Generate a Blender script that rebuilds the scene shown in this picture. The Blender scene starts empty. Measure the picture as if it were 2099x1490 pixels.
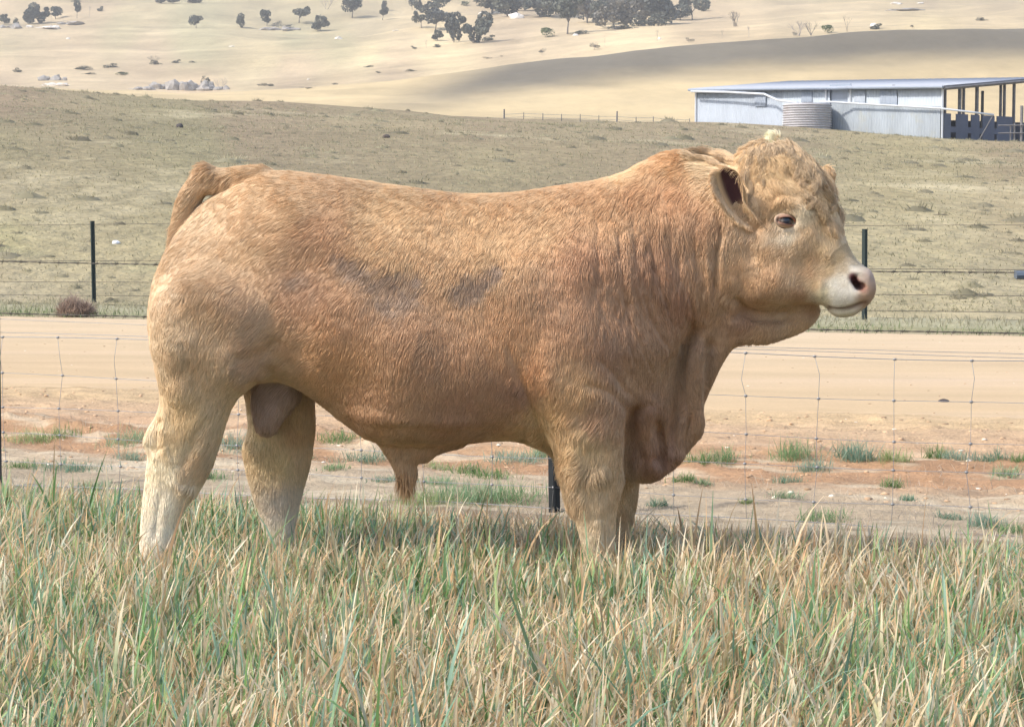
HAIRN = 300000; USE_HAZE = True
import bpy, math, random
import numpy as np
from mathutils import Vector, Matrix
rng = np.random.default_rng(7)
random.seed(7)
R_ = math.radians
scene = bpy.context.scene

# ---------------------------------------------------------------- camera, sky, sun, exposure
FPX, CXP, CYP, HC, PITCH = 4249.0, 1049.5, 745.0, 1.25, R_(4.106)
cam_d = bpy.data.cameras.new('camera'); cam = bpy.data.objects.new('camera', cam_d)
scene.collection.objects.link(cam); scene.camera = cam
cam.location = (0, 0, HC); cam.rotation_euler = (R_(90) - PITCH, 0, 0)
cam_d.sensor_width = 36; cam_d.lens = 36 * FPX / 2099.0; cam_d.clip_start = .05; cam_d.clip_end = 6000
SUN_EL, SUN_AZ = R_(43), R_(-110)          # azimuth measured from +Y towards +X (negative: left of the view)
sd = Vector((math.sin(SUN_AZ) * math.cos(SUN_EL), math.cos(SUN_AZ) * math.cos(SUN_EL), math.sin(SUN_EL)))
w = bpy.data.worlds.new('World'); scene.world = w; w.use_nodes = True
nt = w.node_tree; bg = nt.nodes['Background']
sky = nt.nodes.new('ShaderNodeTexSky'); sky.sky_type = 'NISHITA'; sky.sun_disc = False
sky.sun_elevation = SUN_EL; sky.sun_rotation = SUN_AZ; sky.air_density = 1.0; sky.dust_density = 2.5; sky.ozone_density = 1.0
nt.links.new(sky.outputs[0], bg.inputs[0]); bg.inputs[1].default_value = .15
ld = bpy.data.lights.new('sun', 'SUN'); ld.energy = 2.5; ld.angle = R_(3.0); ld.color = (1, .93, .83)
lo = bpy.data.objects.new('sun', ld); scene.collection.objects.link(lo)
lo.rotation_euler = (-sd).to_track_quat('-Z', 'Y').to_euler()
scene.view_settings.view_transform = 'Standard'; scene.view_settings.look = 'None'
scene.view_settings.exposure = .86; scene.view_settings.gamma = 1
scene.view_settings.use_curve_mapping = False
scene.cycles.max_bounces = 6; scene.cycles.diffuse_bounces = 3; scene.cycles.transparent_max_bounces = 6
scene.cycles.volume_bounces = 0
scene.cycles.use_denoising = True

# ---------------------------------------------------------------- helpers
cp, sp = math.cos(PITCH), math.sin(PITCH)
def P(px, py, Y):                           # point of the photograph's pixel at depth Y
    a = (px - CXP) / FPX; b = -(py - CYP) / FPX
    dy = cp + b * sp; dz = -sp + b * cp
    return np.array((a * Y / dy, Y + 0 * a, HC + dz * Y / dy))
def proj(V):                                # world -> photo pixels
    x = V[..., 0]; y = V[..., 1]; z = V[..., 2] - HC
    d = y * cp - z * sp; u = y * sp + z * cp
    return CXP + FPX * x / d, CYP - FPX * u / d
def Gd(px, py):                             # pixel on the flat ground
    b = -(py - CYP) / FPX
    Y = -HC * (cp + b * sp) / (-sp + b * cp)
    return P(px, py, Y)
def sm(a, b, x):
    t = np.clip((x - a) / (b - a), 0, 1); return t * t * (3 - 2 * t)
def _h(i, j, k, s):
    n = (i * 374761393 + j * 668265263 + k * 2147483647 + s * 1274126177) & 0xffffffff
    n = ((n ^ (n >> 13)) * 1274126177) & 0xffffffff
    return ((n ^ (n >> 16)) & 0xffff) / 65535.0
def noise(p, sc=1.0, seed=0, octv=1):       # value noise, 0..1, p (N,3)
    p = np.asarray(p, float) * sc; tot = 0; amp = 1; s_ = 0
    for o in range(octv):
        i = np.floor(p).astype(np.int64); f = p - i; f = f * f * (3 - 2 * f); r = 0
        for dx in (0, 1):
            for dy in (0, 1):
                for dz in (0, 1):
                    wgt = (f[:, 0] if dx else 1 - f[:, 0]) * (f[:, 1] if dy else 1 - f[:, 1]) * (f[:, 2] if dz else 1 - f[:, 2])
                    r = r + wgt * _h(i[:, 0] + dx, i[:, 1] + dy, i[:, 2] + dz, seed + o)
        tot = tot + amp * r; s_ += amp; amp *= .5; p = p * 2.03
    return tot / s_
def srgb(r, g, b):
    return tuple(((c / 255 / 12.92) if c / 255 <= .04045 else ((c / 255 + .055) / 1.055) ** 2.4) for c in (r, g, b))
def tag(o, label=None, cat=None, group=None, kind=None):
    if label: o['label'] = label
    if cat: o['category'] = cat
    if group: o['group'] = group
    if kind: o['kind'] = kind
    return o
def link(o, parent=None):
    scene.collection.objects.link(o)
    if parent is not None: o.parent = parent
    return o
def empty(name, loc=(0, 0, 0), rz=0):
    o = bpy.data.objects.new(name, None); o.location = loc; o.rotation_euler = (0, 0, rz); return link(o)
def mesh_np(name, V, F, mat=None, parent=None, smooth=True, col=None, add=True):
    V = np.asarray(V, np.float32).reshape(-1, 3)
    me = bpy.data.meshes.new(name)
    if isinstance(F, np.ndarray):
        n, k = F.shape
        me.vertices.add(len(V)); me.vertices.foreach_set('co', V.ravel())
        me.loops.add(n * k); me.loops.foreach_set('vertex_index', F.astype(np.int32).ravel())
        me.polygons.add(n); me.polygons.foreach_set('loop_start', np.arange(0, n * k, k, dtype=np.int32))
        me.polygons.foreach_set('loop_total', np.full(n, k, np.int32))
        me.update(calc_edges=True)
    else:
        me.from_pydata(V.tolist(), [], F); me.update()
    me.polygons.foreach_set('use_smooth', np.full(len(me.polygons), smooth))
    if col is not None:
        a = me.color_attributes.new('col', 'FLOAT_COLOR', 'POINT')
        c4 = np.ones((len(V), 4), np.float32); c4[:, :3] = np.broadcast_to(col, (len(V), 3)); a.data.foreach_set('color', c4.ravel())
    if mat: me.materials.append(mat)
    if not add: return me
    return link(bpy.data.objects.new(name, me), parent)
class MB:                                    # collects simple solids into one mesh
    def __init__(s): s.V = []; s.F = []
    def add(s, V, F):
        n = len(s.V); s.V += [tuple(v) for v in V]; s.F += [tuple(i + n for i in f) for f in F]; return s
    def box(s, c, d, rz=0, ax=None):
        c = Vector(c); V = []
        M = Matrix.Rotation(rz, 3, 'Z') if ax is None else ax
        for x in (-.5, .5):
            for y in (-.5, .5):
                for z in (-.5, .5): V.append(c + M @ Vector((x * d[0], y * d[1], z * d[2])))
        return s.add(V, [(0, 1, 3, 2), (4, 6, 7, 5), (0, 4, 5, 1), (2, 3, 7, 6), (0, 2, 6, 4), (1, 5, 7, 3)])
    def tube(s, pts, r, n=6, cap=True):
        pts = [Vector(p) for p in pts]; rs = r if hasattr(r, '__len__') else [r] * len(pts); V = []
        for i, p in enumerate(pts):
            t = (pts[min(i + 1, len(pts) - 1)] - pts[max(i - 1, 0)]).normalized()
            a = t.cross(Vector((0, 0, 1)) if abs(t.z) < .9 else Vector((1, 0, 0))).normalized(); b = t.cross(a)
            for k in range(n):
                q = 2 * math.pi * k / n; V.append(p + rs[i] * (math.cos(q) * a + math.sin(q) * b))
        F = [(i * n + k, i * n + (k + 1) % n, (i + 1) * n + (k + 1) % n, (i + 1) * n + k) for i in range(len(pts) - 1) for k in range(n)]
        if cap: F += [tuple(range(n))[::-1], tuple((len(pts) - 1) * n + k for k in range(n))]
        return s.add(V, F)
    def build(s, name, mat, parent=None, smooth=False): return mesh_np(name, np.array(s.V), s.F, mat, parent, smooth)
# material helper: small node language
def mat(name, base=(.5, .5, .5), rough=.9, attr=False, noisy=None, bump=None, spec=.25, trans=0, metal=0, mixcol=None):
    m = bpy.data.materials.new(name); m.use_nodes = True; N = m.node_tree.nodes; L = m.node_tree.links
    b = N['Principled BSDF']; b.inputs['Roughness'].default_value = rough; b.inputs['Specular IOR Level'].default_value = spec
    b.inputs['Metallic'].default_value = metal
    tc = N.new('ShaderNodeTexCoord')
    if attr:
        a = N.new('ShaderNodeAttribute'); a.attribute_name = 'col'; cur = a.outputs['Color']
    else:
        rgb = N.new('ShaderNodeRGB'); rgb.outputs[0].default_value = (*base, 1); cur = rgb.outputs[0]
    def nz(sc, det=4, rgh=.6, vec=None):
        t = N.new('ShaderNodeTexNoise'); t.inputs['Scale'].default_value = sc; t.inputs['Detail'].default_value = det; t.inputs['Roughness'].default_value = rgh
        src = tc.outputs['Object']
        if vec:
            mp = N.new('ShaderNodeMapping'); mp.inputs['Scale'].default_value = vec; L.new(src, mp.inputs[0]); src = mp.outputs[0]
        L.new(src, t.inputs['Vector']); return t.outputs['Fac']
    def mul(c, fac, lo, hi):
        mr = N.new('ShaderNodeMapRange'); mr.inputs['From Min'].default_value = .3; mr.inputs['From Max'].default_value = .7
        mr.inputs['To Min'].default_value = lo; mr.inputs['To Max'].default_value = hi; mr.clamp = False; L.new(fac, mr.inputs[0])
        v = N.new('ShaderNodeVectorMath'); v.operation = 'SCALE'; L.new(c, v.inputs[0]); L.new(mr.outputs[0], v.inputs['Scale']); return v.outputs[0]
    for q in (mixcol or []):                  # (scale, colour, from, to, stretch)
        f = nz(q[0], 5, .65, q[4] if len(q) > 4 else None)
        mr = N.new('ShaderNodeMapRange'); mr.inputs['From Min'].default_value = q[2]; mr.inputs['From Max'].default_value = q[3]; L.new(f, mr.inputs[0])
        mx = N.new('ShaderNodeMixRGB'); L.new(mr.outputs[0], mx.inputs[0]); L.new(cur, mx.inputs[1]); mx.inputs[2].default_value = (*q[1], 1); cur = mx.outputs[0]
    for q in (noisy or []):                   # (scale, lo, hi, stretch)
        cur = mul(cur, nz(q[0], 5, .65, q[3] if len(q) > 3 else None), q[1], q[2])
    L.new(cur, b.inputs['Base Color'])
    if bump:                                  # (scale, distance, stretch)
        bn = N.new('ShaderNodeBump'); bn.inputs['Distance'].default_value = bump[1]; bn.inputs['Strength'].default_value = 1
        L.new(nz(bump[0], 6, .6, bump[2] if len(bump) > 2 else None), bn.inputs['Height']); L.new(bn.outputs[0], b.inputs['Normal'])
    if trans:
        t = N.new('ShaderNodeBsdfTranslucent'); L.new(cur, t.inputs[0]); mx = N.new('ShaderNodeMixShader'); mx.inputs[0].default_value = trans
        L.new(b.outputs[0], mx.inputs[1]); L.new(t.outputs[0], mx.inputs[2]); L.new(mx.outputs[0], N['Material Output'].inputs[0])
    return m
def scatter(px, py, pts, rad):               # gaussian weighted interpolation of values given at (x, y, v...)
    pts = np.array(pts, float); out = 0; ws = 1e-12; bd = None
    for q in pts:
        d2 = ((px - q[0]) ** 2 + (py - q[1]) ** 2) / rad ** 2
        wg = 1 / (d2 + .04) ** 1.7
        out = out + wg[..., None] * q[2:]; ws = ws + wg
    return out / ws[..., None]

# ---------------------------------------------------------------- terrain
SL = .36                                      # the road and both fences run across at this slant
cols = np.array([-900, 0, 250, 500, 750, 1000, 1400, 1900, 2099, 3000.])
ycr = np.array([150, 180, 196, 216, 229, 243, 259, 285, 291, 310.])
yrd_c = np.array([-900, 0, 400, 700, 870, 1050, 1300, 1600, 1850, 2099, 3000.])
yrd = np.array([188, 188, 190, 172, 152, 128, 95, 72, 58, 54, 50.])
YS = np.concatenate([np.linspace(22, 160, 90), np.linspace(163, 420, 90), np.geomspace(425, 2200, 70)])
US = np.linspace(-.62, .62, 260)
def zat(py, Y): return HC + Y * np.tan(np.arctan((CYP - py) / FPX) - PITCH)
def build_T():
    Z = np.zeros((len(US), len(YS)))
    for i, u in enumerate(US):
        px = CXP + FPX * u
        yc = np.interp(px, cols, ycr); yr = np.interp(px, yrd_c, yrd)
        zc = zat(yc, 150.)
        yk = [150, 165, 190, 235, 300, 335, 350, 372, 410, 500, 700, 900, 1500, 2200]
        zr = zat(yr, 335.)
        zk = [zc, zc + .25, zc - .3, zat(yc + 4, 235.), zat(yc * .35 + yr * .65, 300.), zr, zr + .5, zr + .2, zat(yr + 5, 410.) , zat(yr - 22 if yr < 150 else yr - 30, 500.),
              zat(min(yr * .35, 62) - 8, 700.), zat(-70, 900.), zat(-200, 1500.), zat(-330, 2200.)]
        Z[i] = np.interp(YS, yk, zk)
        f = YS < 150; t = np.clip((YS[f] - 27.5) / 122.5, 0, 1)
        Z[i][f] = zc * (1 - (1 - t) ** 1.25)
    k = np.array([1, 4, 6, 4, 1.]) / 16
    for _ in range(3):
        Zp = np.pad(Z, ((2, 2), (2, 2)), 'edge')
        Z = sum(k[a] * Zp[a:a + Z.shape[0], 2:-2] for a in range(5)); Zp = np.pad(Z, ((2, 2), (2, 2)), 'edge')
        Z = sum(k[a] * Zp[2:-2, a:a + Z.shape[1]] for a in range(5))
    return Z
TZ = build_T()
def T(X, Y):
    X = np.asarray(X, float); Y = np.asarray(Y, float)
    u = np.clip(X / np.maximum(Y, 5), US[0], US[-1] - 1e-6); yi = np.clip(Y, YS[0], YS[-1] - 1e-6)
    a = (u - US[0]) / (US[1] - US[0]); i = np.clip(np.floor(a).astype(int), 0, len(US) - 2); fa = a - i
    j = np.clip(np.searchsorted(YS, yi, 'right') - 1, 0, len(YS) - 2); fb = (yi - YS[j]) / (YS[j + 1] - YS[j])
    z = (1 - fa) * ((1 - fb) * TZ[i, j] + fb * TZ[i, j + 1]) + fa * ((1 - fb) * TZ[i + 1, j] + fb * TZ[i + 1, j + 1])
    p = np.stack([X.ravel(), Y.ravel(), 0 * X.ravel()], 1)
    n1 = (noise(p, 1 / 14., 3, 2).reshape(X.shape) - .5) * np.clip((Y - 30) / 100, 0, 1) * 1.2
    n2 = (noise(p, 1 / 60., 5, 2).reshape(X.shape) - .5) * np.clip((Y - 420) / 200, 0, 1) * 9
    return z * sm(26.5, 34, Y + SL * X * np.clip(1 - (Y - 20) / 60, 0, 1)) + n1 + n2
def hit(px, py, y0=160., y1=1500.):          # first terrain point behind the pixel, beyond depth y0
    Y = np.linspace(y0, y1, 2400); q = P(px, py, Y); X = q[0]; Z = q[2]
    below = T(X, Y) >= Z; k = int(np.argmax(below)) if below.any() else len(Y) - 1
    return np.array((X[k], Y[k], float(T(X[k:k + 1], Y[k:k + 1])[0])))
def grid_mesh(name, X, Y, Z, m, col=None, mask=None):
    a, b = X.shape; V = np.stack([X, Y, Z], -1).reshape(-1, 3); I = np.arange(a * b).reshape(a, b)
    F = np.stack([I[:-1, :-1], I[1:, :-1], I[1:, 1:], I[:-1, 1:]], -1).reshape(-1, 4)
    if mask is not None: F = F[mask[:-1, :-1].reshape(-1)]
    us = np.unique(F); mp = np.full(a * b, -1); mp[us] = np.arange(len(us))
    return mesh_np(name, V[us], mp[F], m, None, True, None if col is None else col.reshape(-1, 3)[us])
# far ground: slanted start so that it butts against the near ground
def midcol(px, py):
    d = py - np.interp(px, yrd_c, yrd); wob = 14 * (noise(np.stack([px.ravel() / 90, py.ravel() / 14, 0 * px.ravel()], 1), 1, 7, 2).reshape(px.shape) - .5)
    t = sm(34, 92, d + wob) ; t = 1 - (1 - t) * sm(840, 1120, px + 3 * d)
    dk = np.array((.185, .163, .122)); pl = np.array((.58, .46, .265))  # dark tone: cloud shadow below the crest, painted into the grass colour
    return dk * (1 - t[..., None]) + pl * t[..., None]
def far_zone(name, Y0, Y1, slant, nY, nU, m, colpts, rad, gm=1.0):
    t = np.linspace(0, 1, nY)[None, :]; u = np.linspace(-.6, .6, nU)[:, None]
    Yb = Y0 * (Y1 / Y0) ** t
    Yg = Yb + 0 * u
    if slant:                                 # Y + SL*X = const near, straight far
        wgt = (1 - t) ** 3; X0 = u * (Yb + 4); Yg = Yb - SL * X0 * wgt; X = X0
    else: X = u * (Yb + 4)
    Z = T(X, Yg); V = np.stack([X, Yg, Z], -1); px, py = proj(V)
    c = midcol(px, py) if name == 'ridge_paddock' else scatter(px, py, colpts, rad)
    c = np.array([[[1, 1, 1]]]) * c
    nn = noise(V.reshape(-1, 3) * np.array([1, 1, 0]), 1 / 25., 11, 3).reshape(px.shape)
    c = c * (1 + .28 * (nn[..., None] - .5)) * gm
    if not slant:
        W_ = V.reshape(-1, 3); lu = c @ np.array([.3, .5, .2]); me_ = np.array((1.17, .98, .70)); me_ = me_ / (me_ @ np.array([.3, .5, .2]))
        if name == 'far_hills': c = .5 * c + .5 * lu[..., None] * me_
        s1 = noise(W_ * np.array([1 / 40., 1 / 16., 0]), 1, 15, 3).reshape(px.shape) - .5; s2 = noise(W_ * np.array([1 / 10., 1 / 6., 0]), 1, 16, 2).reshape(px.shape) - .5; s3 = np.exp(-((noise(W_ * np.array([1 / 160., 1 / 60., 0]), 1, 17, 3).reshape(px.shape) - .5) / .012) ** 2)
        k_ = 1.0 if name == 'far_hills' else .45
        c = c * (1 + k_ * (.34 * s1 + .22 * s2))[..., None] * (1 + k_ * .16 * s3[..., None])
    return grid_mesh(name, X, Yg, Z, m, c), V
PAST = [(0, 200, .30, .245, .185), (500, 240, .30, .25, .185), (1000, 260, .31, .26, .19), (1500, 275, .32, .27, .195), (2099, 300, .36, .30, .21),
        (0, 300, .30, .275, .185), (400, 300, .29, .27, .18), (0, 400, .32, .285, .20), (400, 420, .33, .30, .20), (1000, 330, .33, .295, .20), (1900, 360, .38, .34, .22), (2099, 430, .40, .35, .24),
        (0, 480, .34, .32, .20), (0, 560, .32, .29, .21), (1900, 500, .42, .38, .26), (1900, 560, .36, .33, .23), (0, 620, .36, .33, .25), (2000, 640, .42, .38, .27), (2050, 600, .36, .33, .24)]
m_past = mat('pasture_grass', attr=True, noisy=[(.35, .86, 1.14, (1, .5, 1)), (2.2, .8, 1.2, (1, .6, 1)), (9, .85, 1.15)],
             mixcol=[(.12, (.52, .45, .29), .56, .72, (1, .5, 1)), (.2, (.22, .23, .13), .6, .75, (.6, 1.4, 1))], bump=(1.6, .25))
far_zone('pasture_hill', 26.8, 235, True, 330, 330, m_past, PAST, 120, np.array((.98, .925, .80)))
HILL = [(0, 20, .66, .55, .44), (0, 60, .62, .55, .42), (0, 100, .62, .58, .42), (0, 135, .74, .60, .47), (0, 170, .62, .50, .42), (200, 10, .64, .53, .42), (250, 60, .62, .60, .42), (400, 40, .58, .60, .42), (400, 90, .56, .58, .41),
        (560, 30, .60, .57, .42), (600, 80, .54, .57, .40), (750, 60, .56, .52, .41), (700, 95, .58, .58, .40), (760, 108, .82, .74, .48), (900, 100, .84, .73, .50), (550, 110, .75, .68, .46), (300, 115, .68, .57, .46), (150, 105, .76, .63, .49),
        (300, 150, .70, .57, .46), (600, 135, .76, .62, .48), (800, 125, .75, .61, .47), (600, 165, .60, .49, .42), (800, 150, .58, .48, .41), (700, 185, .76, .63, .47), (400, 190, .76, .60, .46),
        (1100, 100, .74, .62, .48), (1050, 60, .60, .49, .40), (1300, 75, .86, .73, .52), (1600, 30, .62, .53, .41), (1550, 60, .76, .63, .47), (1900, 12, .52, .44, .37), (1900, 35, .84, .74, .48), (1700, 50, .72, .62, .46), (2050, 15, .56, .49, .40), (2050, 45, .80, .68, .50), (1450, 40, .66, .54, .42)]
m_hill = mat('dry_hill_grass', attr=True, noisy=[(.03, .93, 1.07, (1, .4, 1)), (.2, .92, 1.08, (1, .3, 1)), (1.2, .9, 1.1, (.5, 1, 1))], mixcol=[(.05, (.62, .50, .30), .58, .75, (.5, 2, 1)), (.09, (.30, .27, .18), .66, .8, (.4, 2, 1))], bump=(.5, .3))
far_zone('far_hills', 372, 2200, False, 260, 420, m_hill, HILL, 85, np.array((.84, .765, .555)))
MID = [(870, 152, .30, .25, .22), (1050, 140, .27, .225, .20), (1300, 115, .245, .205, .185), (1300, 140, .26, .215, .19), (1600, 90, .225, .195, .175), (1600, 125, .235, .195, .175), (1850, 80, .24, .205, .18), (1850, 115, .22, .185, .17), (2099, 75, .26, .225, .19), (2099, 110, .23, .19, .175), (2099, 140, .3, .25, .2),
       (1850, 150, .50, .41, .30), (1600, 158, .52, .43, .30), (2099, 165, .60, .49, .34), (1300, 170, .60, .50, .34), (1050, 172, .62, .51, .36), (870, 175, .70, .57, .40), (700, 190, .76, .62, .45),
       (1300, 200, .80, .64, .41), (1500, 170, .66, .54, .36), (1000, 210, .82, .66, .43), (800, 205, .80, .65, .45), (1200, 235, .82, .66, .42), (1400, 240, .80, .65, .43), (1700, 200, .75, .6, .4), (2050, 220, .78, .63, .42), (500, 205, .76, .6, .45), (200, 200, .74, .58, .46)]
m_mid = mat('dry_paddock_grass', attr=True, noisy=[(.06, .93, 1.07, (1, .4, 1)), (.5, .94, 1.06, (1, .4, 1))], bump=(.6, .12))
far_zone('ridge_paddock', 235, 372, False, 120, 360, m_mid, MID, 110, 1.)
for n_ in ('pasture_hill', 'far_hills', 'ridge_paddock'): tag(bpy.data.objects[n_], kind='structure')

# near ground: rectangular grid in (X, Y') with Y' = Y + SL*X
def nearZ(X, Yp):
    p = np.stack([X.ravel(), Yp.ravel(), 0 * X.ravel()], 1)
    rough = sm(8.3, 8.9, Yp) * (1 - sm(13.0, 14.2, Yp))
    big = (noise(p * np.array([.45, 1, 1]), 2.2, 21, 3).reshape(X.shape) - .5)
    fine = (noise(p * np.array([.7, 1, 1]), 14, 22, 3).reshape(X.shape) - .5)
    clod = np.maximum(noise(p, 9, 31, 2).reshape(X.shape) - .66, 0) * 2.2
    z = rough * (.085 * big + .03 * fine + .05 * clod * sm(9.6, 10.2, Yp)) + .03 * np.exp(-((Yp - 12.4 - .25 * big) / .35) ** 2) + .025 * np.exp(-((Yp - 11.2 - .3 * big) / .25) ** 2)
    z = z - .02 * np.exp(-((Yp - 10.4) / .4) ** 2)
    return z + .012 * (big + .5) * sm(13, 15, Yp) * (1 - sm(22, 23, Yp)) * 0.4 + sm(23.3, 24, Yp) * .05 * (fine + big)
Yl = np.concatenate([np.linspace(-12, 4, 12), np.linspace(4.5, 8.4, 20), np.linspace(8.45, 14.2, 190), np.linspace(14.3, 22.6, 60), np.linspace(22.7, 26.8, 60), [27.4, 28.4]])
Xl = np.concatenate([np.linspace(-22, -5.2, 30), np.linspace(-5.1, 5.1, 280), np.linspace(5.2, 22, 30)])
Xg, Yg = np.meshgrid(Xl, Yl, indexing='ij')
Zg = nearZ(Xg, Yg) - .12 * sm(26.7, 27.3, Yg)
pn = np.stack([Xg.ravel(), Yg.ravel(), 0 * Xg.ravel()], 1)
n1 = noise(pn * np.array([.4, 1, 1]), 1.3, 41, 3).reshape(Xg.shape) - .5
n2 = noise(pn * np.array([.5, 1, 1]), 6, 42, 3).reshape(Xg.shape) - .5
Yq = Yg + .9 * n1 + .2 * n2
def ramp(x, st):
    xs = [s[0] for s in st]; return np.stack([np.interp(x, xs, [s[1][c] for s in st]) for c in range(3)], -1)
SOILC = [(3, (.16, .12, .075)), (8.2, (.2, .15, .1)), (8.8, (.41, .335, .235)), (9.9, (.45, .355, .245)), (10.25, (.40, .25, .145)), (10.7, (.40, .24, .135)), (11.25, (.42, .265, .15)), (11.6, (.47, .31, .19)), (12.1, (.51, .36, .225)),
         (13.2, (.53, .385, .225)), (14.2, (.55, .41, .25)), (18, (.57, .435, .275)), (22.6, (.60, .47, .31)), (23.15, (.59, .46, .30)), (23.3, (.36, .30, .20)), (23.9, (.28, .27, .15)), (24.8, (.36, .34, .22)), (28, (.36, .34, .24))]
cg = ramp(np.where(Yg > 22.4, Yg + .25 * n2, Yq), SOILC)
zz = (Zg - .02 * n1)
cg = cg * (1 + .35 * n2[..., None] * (1 - .75 * sm(13.5, 14.5, Yg))[..., None])
for yr_, am_ in ((15.3, .05), (16.9, .07), (18.6, .05), (20.2, .06), (21.3, .04)): cg = cg * (1 - am_ * np.exp(-((Yg - yr_ + .5 * n1) / .22) ** 2) * (.6 + 1.2 * (n2 + .5)))[..., None]
straw = sm(.05, .2, noise(pn * np.array([.5, 1.4, 1]), 5, 77, 3).reshape(Xg.shape) - .5) * (1 - sm(11.3, 12, Yq)) * .55
cg = cg * (1 - straw[..., None]) + straw[..., None] * np.array([.60, .52, .38])
m_soil = mat('soil_and_straw', attr=True, noisy=[(7, .84, 1.16, (.5, 1, 1)), (45, .82, 1.18)], bump=(60, .012))
gnd = grid_mesh('ground', Xg, Yg - SL * Xg, Zg, m_soil, cg, mask=(Yg < 13.75) | (Yg >= 23.0)); tag(gnd, kind='structure')
m_road = mat('compacted_dirt', attr=True, noisy=[(1.2, .95, 1.05, (.25, 1, 1)), (30, .93, 1.07)], mixcol=[(.5, (.62, .48, .34), .5, .8, (.12, 1, 1)), (.9, (.48, .35, .22), .6, .8, (.1, 1, 1))], bump=(70, .006))
Yr = (Yg > 13.7) & (Yg < 23.3)
rd = grid_mesh('dirt_road', Xg, Yg - SL * Xg, Zg, m_road, cg, mask=(Yg >= 13.75) & (Yg < 23.0)); tag(rd, kind='structure')
# ---------------------------------------------------------------- shed
m_bluewall = mat('dark_blue_sheet', (.12, .14, .20), rough=.6, noisy=[(1, .85, 1.1)])
m_sheet = mat('galvanised_sheet', (.36, .41, .48), rough=.55, spec=.4, noisy=[(.5, .9, 1.08, (1, 1, .3)), (3, .95, 1.05)])
m_sheet2 = mat('paler_sheet', (.46, .52, .59), rough=.55, spec=.4, noisy=[(1, .93, 1.06, (1, 1, .3))])
m_sheet3 = mat('dull_sheet', (.30, .35, .43), rough=.55, noisy=[(1, .9, 1.1, (1, 1, .3))])
m_dirtysheet = mat('weathered_sheet', (.31, .35, .39), rough=.7, noisy=[(.8, .8, 1.15, (1, 1, .4))], mixcol=[(1.0, (.33, .34, .31), .55, .75)])
m_roof = mat('roof_sheet', (.40, .43, .49), rough=.5, spec=.4, noisy=[(.4, .93, 1.07)])
m_white = mat('white_pipe', (.62, .66, .72), rough=.4)
m_dark = mat('dark_interior', (.035, .045, .07), rough=.9)
m_wood = mat('weathered_timber', (.21, .205, .21), rough=.9, noisy=[(3, .7, 1.2)])
m_bluewall_ = mat('dark_blue_sheet', (.17, .20, .30), rough=.6, noisy=[(1, .85, 1.1)])
A = P(1427, 265, 140.); B = P(1932, 284, 125.); A[2] = zat(264, 140.); B[2] = zat(284, 125.)
eA = zat(184, 140.); eB = zat(178, 125.)
wv = Vector((B[0] - A[0], B[1] - A[1], 0)); LW = wv.length; wd = wv.normalized(); pd = Vector((-wd.y, wd.x, 0)); DEP = 9.6
if pd.x < 0: pd = -pd
shed = empty('farm_shed', (A[0], A[1], A[2]))
tag(shed, 'long low shed of pale blue corrugated iron with an open bay at its right end', 'shed')
O = Vector((A[0], A[1], A[2])); zrel = lambda z: z - A[2]
def sp_(a, d, z): return Vector((wd.x * a + pd.x * d, wd.y * a + pd.y * d, z))          # a along wall, d depth, z local
def gl(a): return zrel(B[2]) * a / LW
def el(a): return zrel(eA) + (zrel(eB) - zrel(eA)) * a / LW
def corrug(a0, a1, z0, z1, d, m, name, par=shed, pitch=.2, amp=.02):
    n = max(2, int((a1 - a0) / pitch * 4)); V = []; F = []
    for i in range(n + 1):
        a = a0 + (a1 - a0) * i / n; off = amp * math.sin(i * math.pi / 2)
        V += [sp_(a, d + off, z0(a)), sp_(a, d + off, z1(a))]
        V += [sp_(a, d + off + .03, z0(a)), sp_(a, d + off + .03, z1(a))]
    for i in range(n):
        k = 4 * i; F += [(k, k + 4, k + 5, k + 1), (k + 2, k + 3, k + 7, k + 6), (k + 1, k + 5, k + 7, k + 3)]
    return mesh_np(name, np.array([tuple(v) for v in V]), F, m, par)
def fx(px): u = (px - CXP) / FPX; return (u * A[1] - A[0]) / (wd.x - u * wd.y)                                               # pixel column -> metres along the wall
bot = lambda a: gl(a) - .6
bayL, bayR = fx(1697), fx(1733)
corrug(0, fx(1600), bot, lambda a: el(a) - .02, 0, m_sheet, 'wall')
corrug(fx(1600), bayL, bot, lambda a: el(a) - .02, 0, m_sheet2, 'wall')
corrug(bayL, bayR, bot, lambda a: gl(a) + 1.75, 0, m_dirtysheet, 'wall')
corrug(bayR, LW, bot, lambda a: el(a) - .02, 0, m_sheet2, 'wall')
corrug(fx(1702), fx(1925), bot, lambda a: gl(a) + 1.9, -.12, m_dirtysheet, 'lower_wall_sheet')
for a0, a1, h, m in ((1545, 1568, 1.0, m_sheet3), (1640, 1662, .75, m_sheet3), (1748, 1770, .9, m_sheet), (1800, 1835, .95, m_sheet3)):
    corrug(fx(a0), fx(a1), lambda a: el(a) - .15 - h, lambda a: el(a) - .14, -.07, m, 'wall_panel')
b = MB(); b.box(sp_((bayL + bayR) / 2, .16, zrel(eA) - 1.3), (bayR - bayL + .3, .05, 2.2), math.atan2(wd.y, wd.x)); b.build('bay_back', m_sheet3, shed)
corrug(0, LW - 11, bot, lambda a: el(a) + .7, DEP * .999, m_sheet3, 'rear_wall')
corrug(LW - 11, LW, bot, lambda a: gl(a) + 1.2, DEP * .999, m_bluewall, 'rear_wall')
# corner trims and mid trim
for a in (0.0, fx(1690), fx(1740), LW): 
    q = MB(); q.tube([sp_(a, -.05, bot(a)), sp_(a, -.05, el(a))], .07, 5); q.build('corner_trim', m_white, shed)
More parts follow.
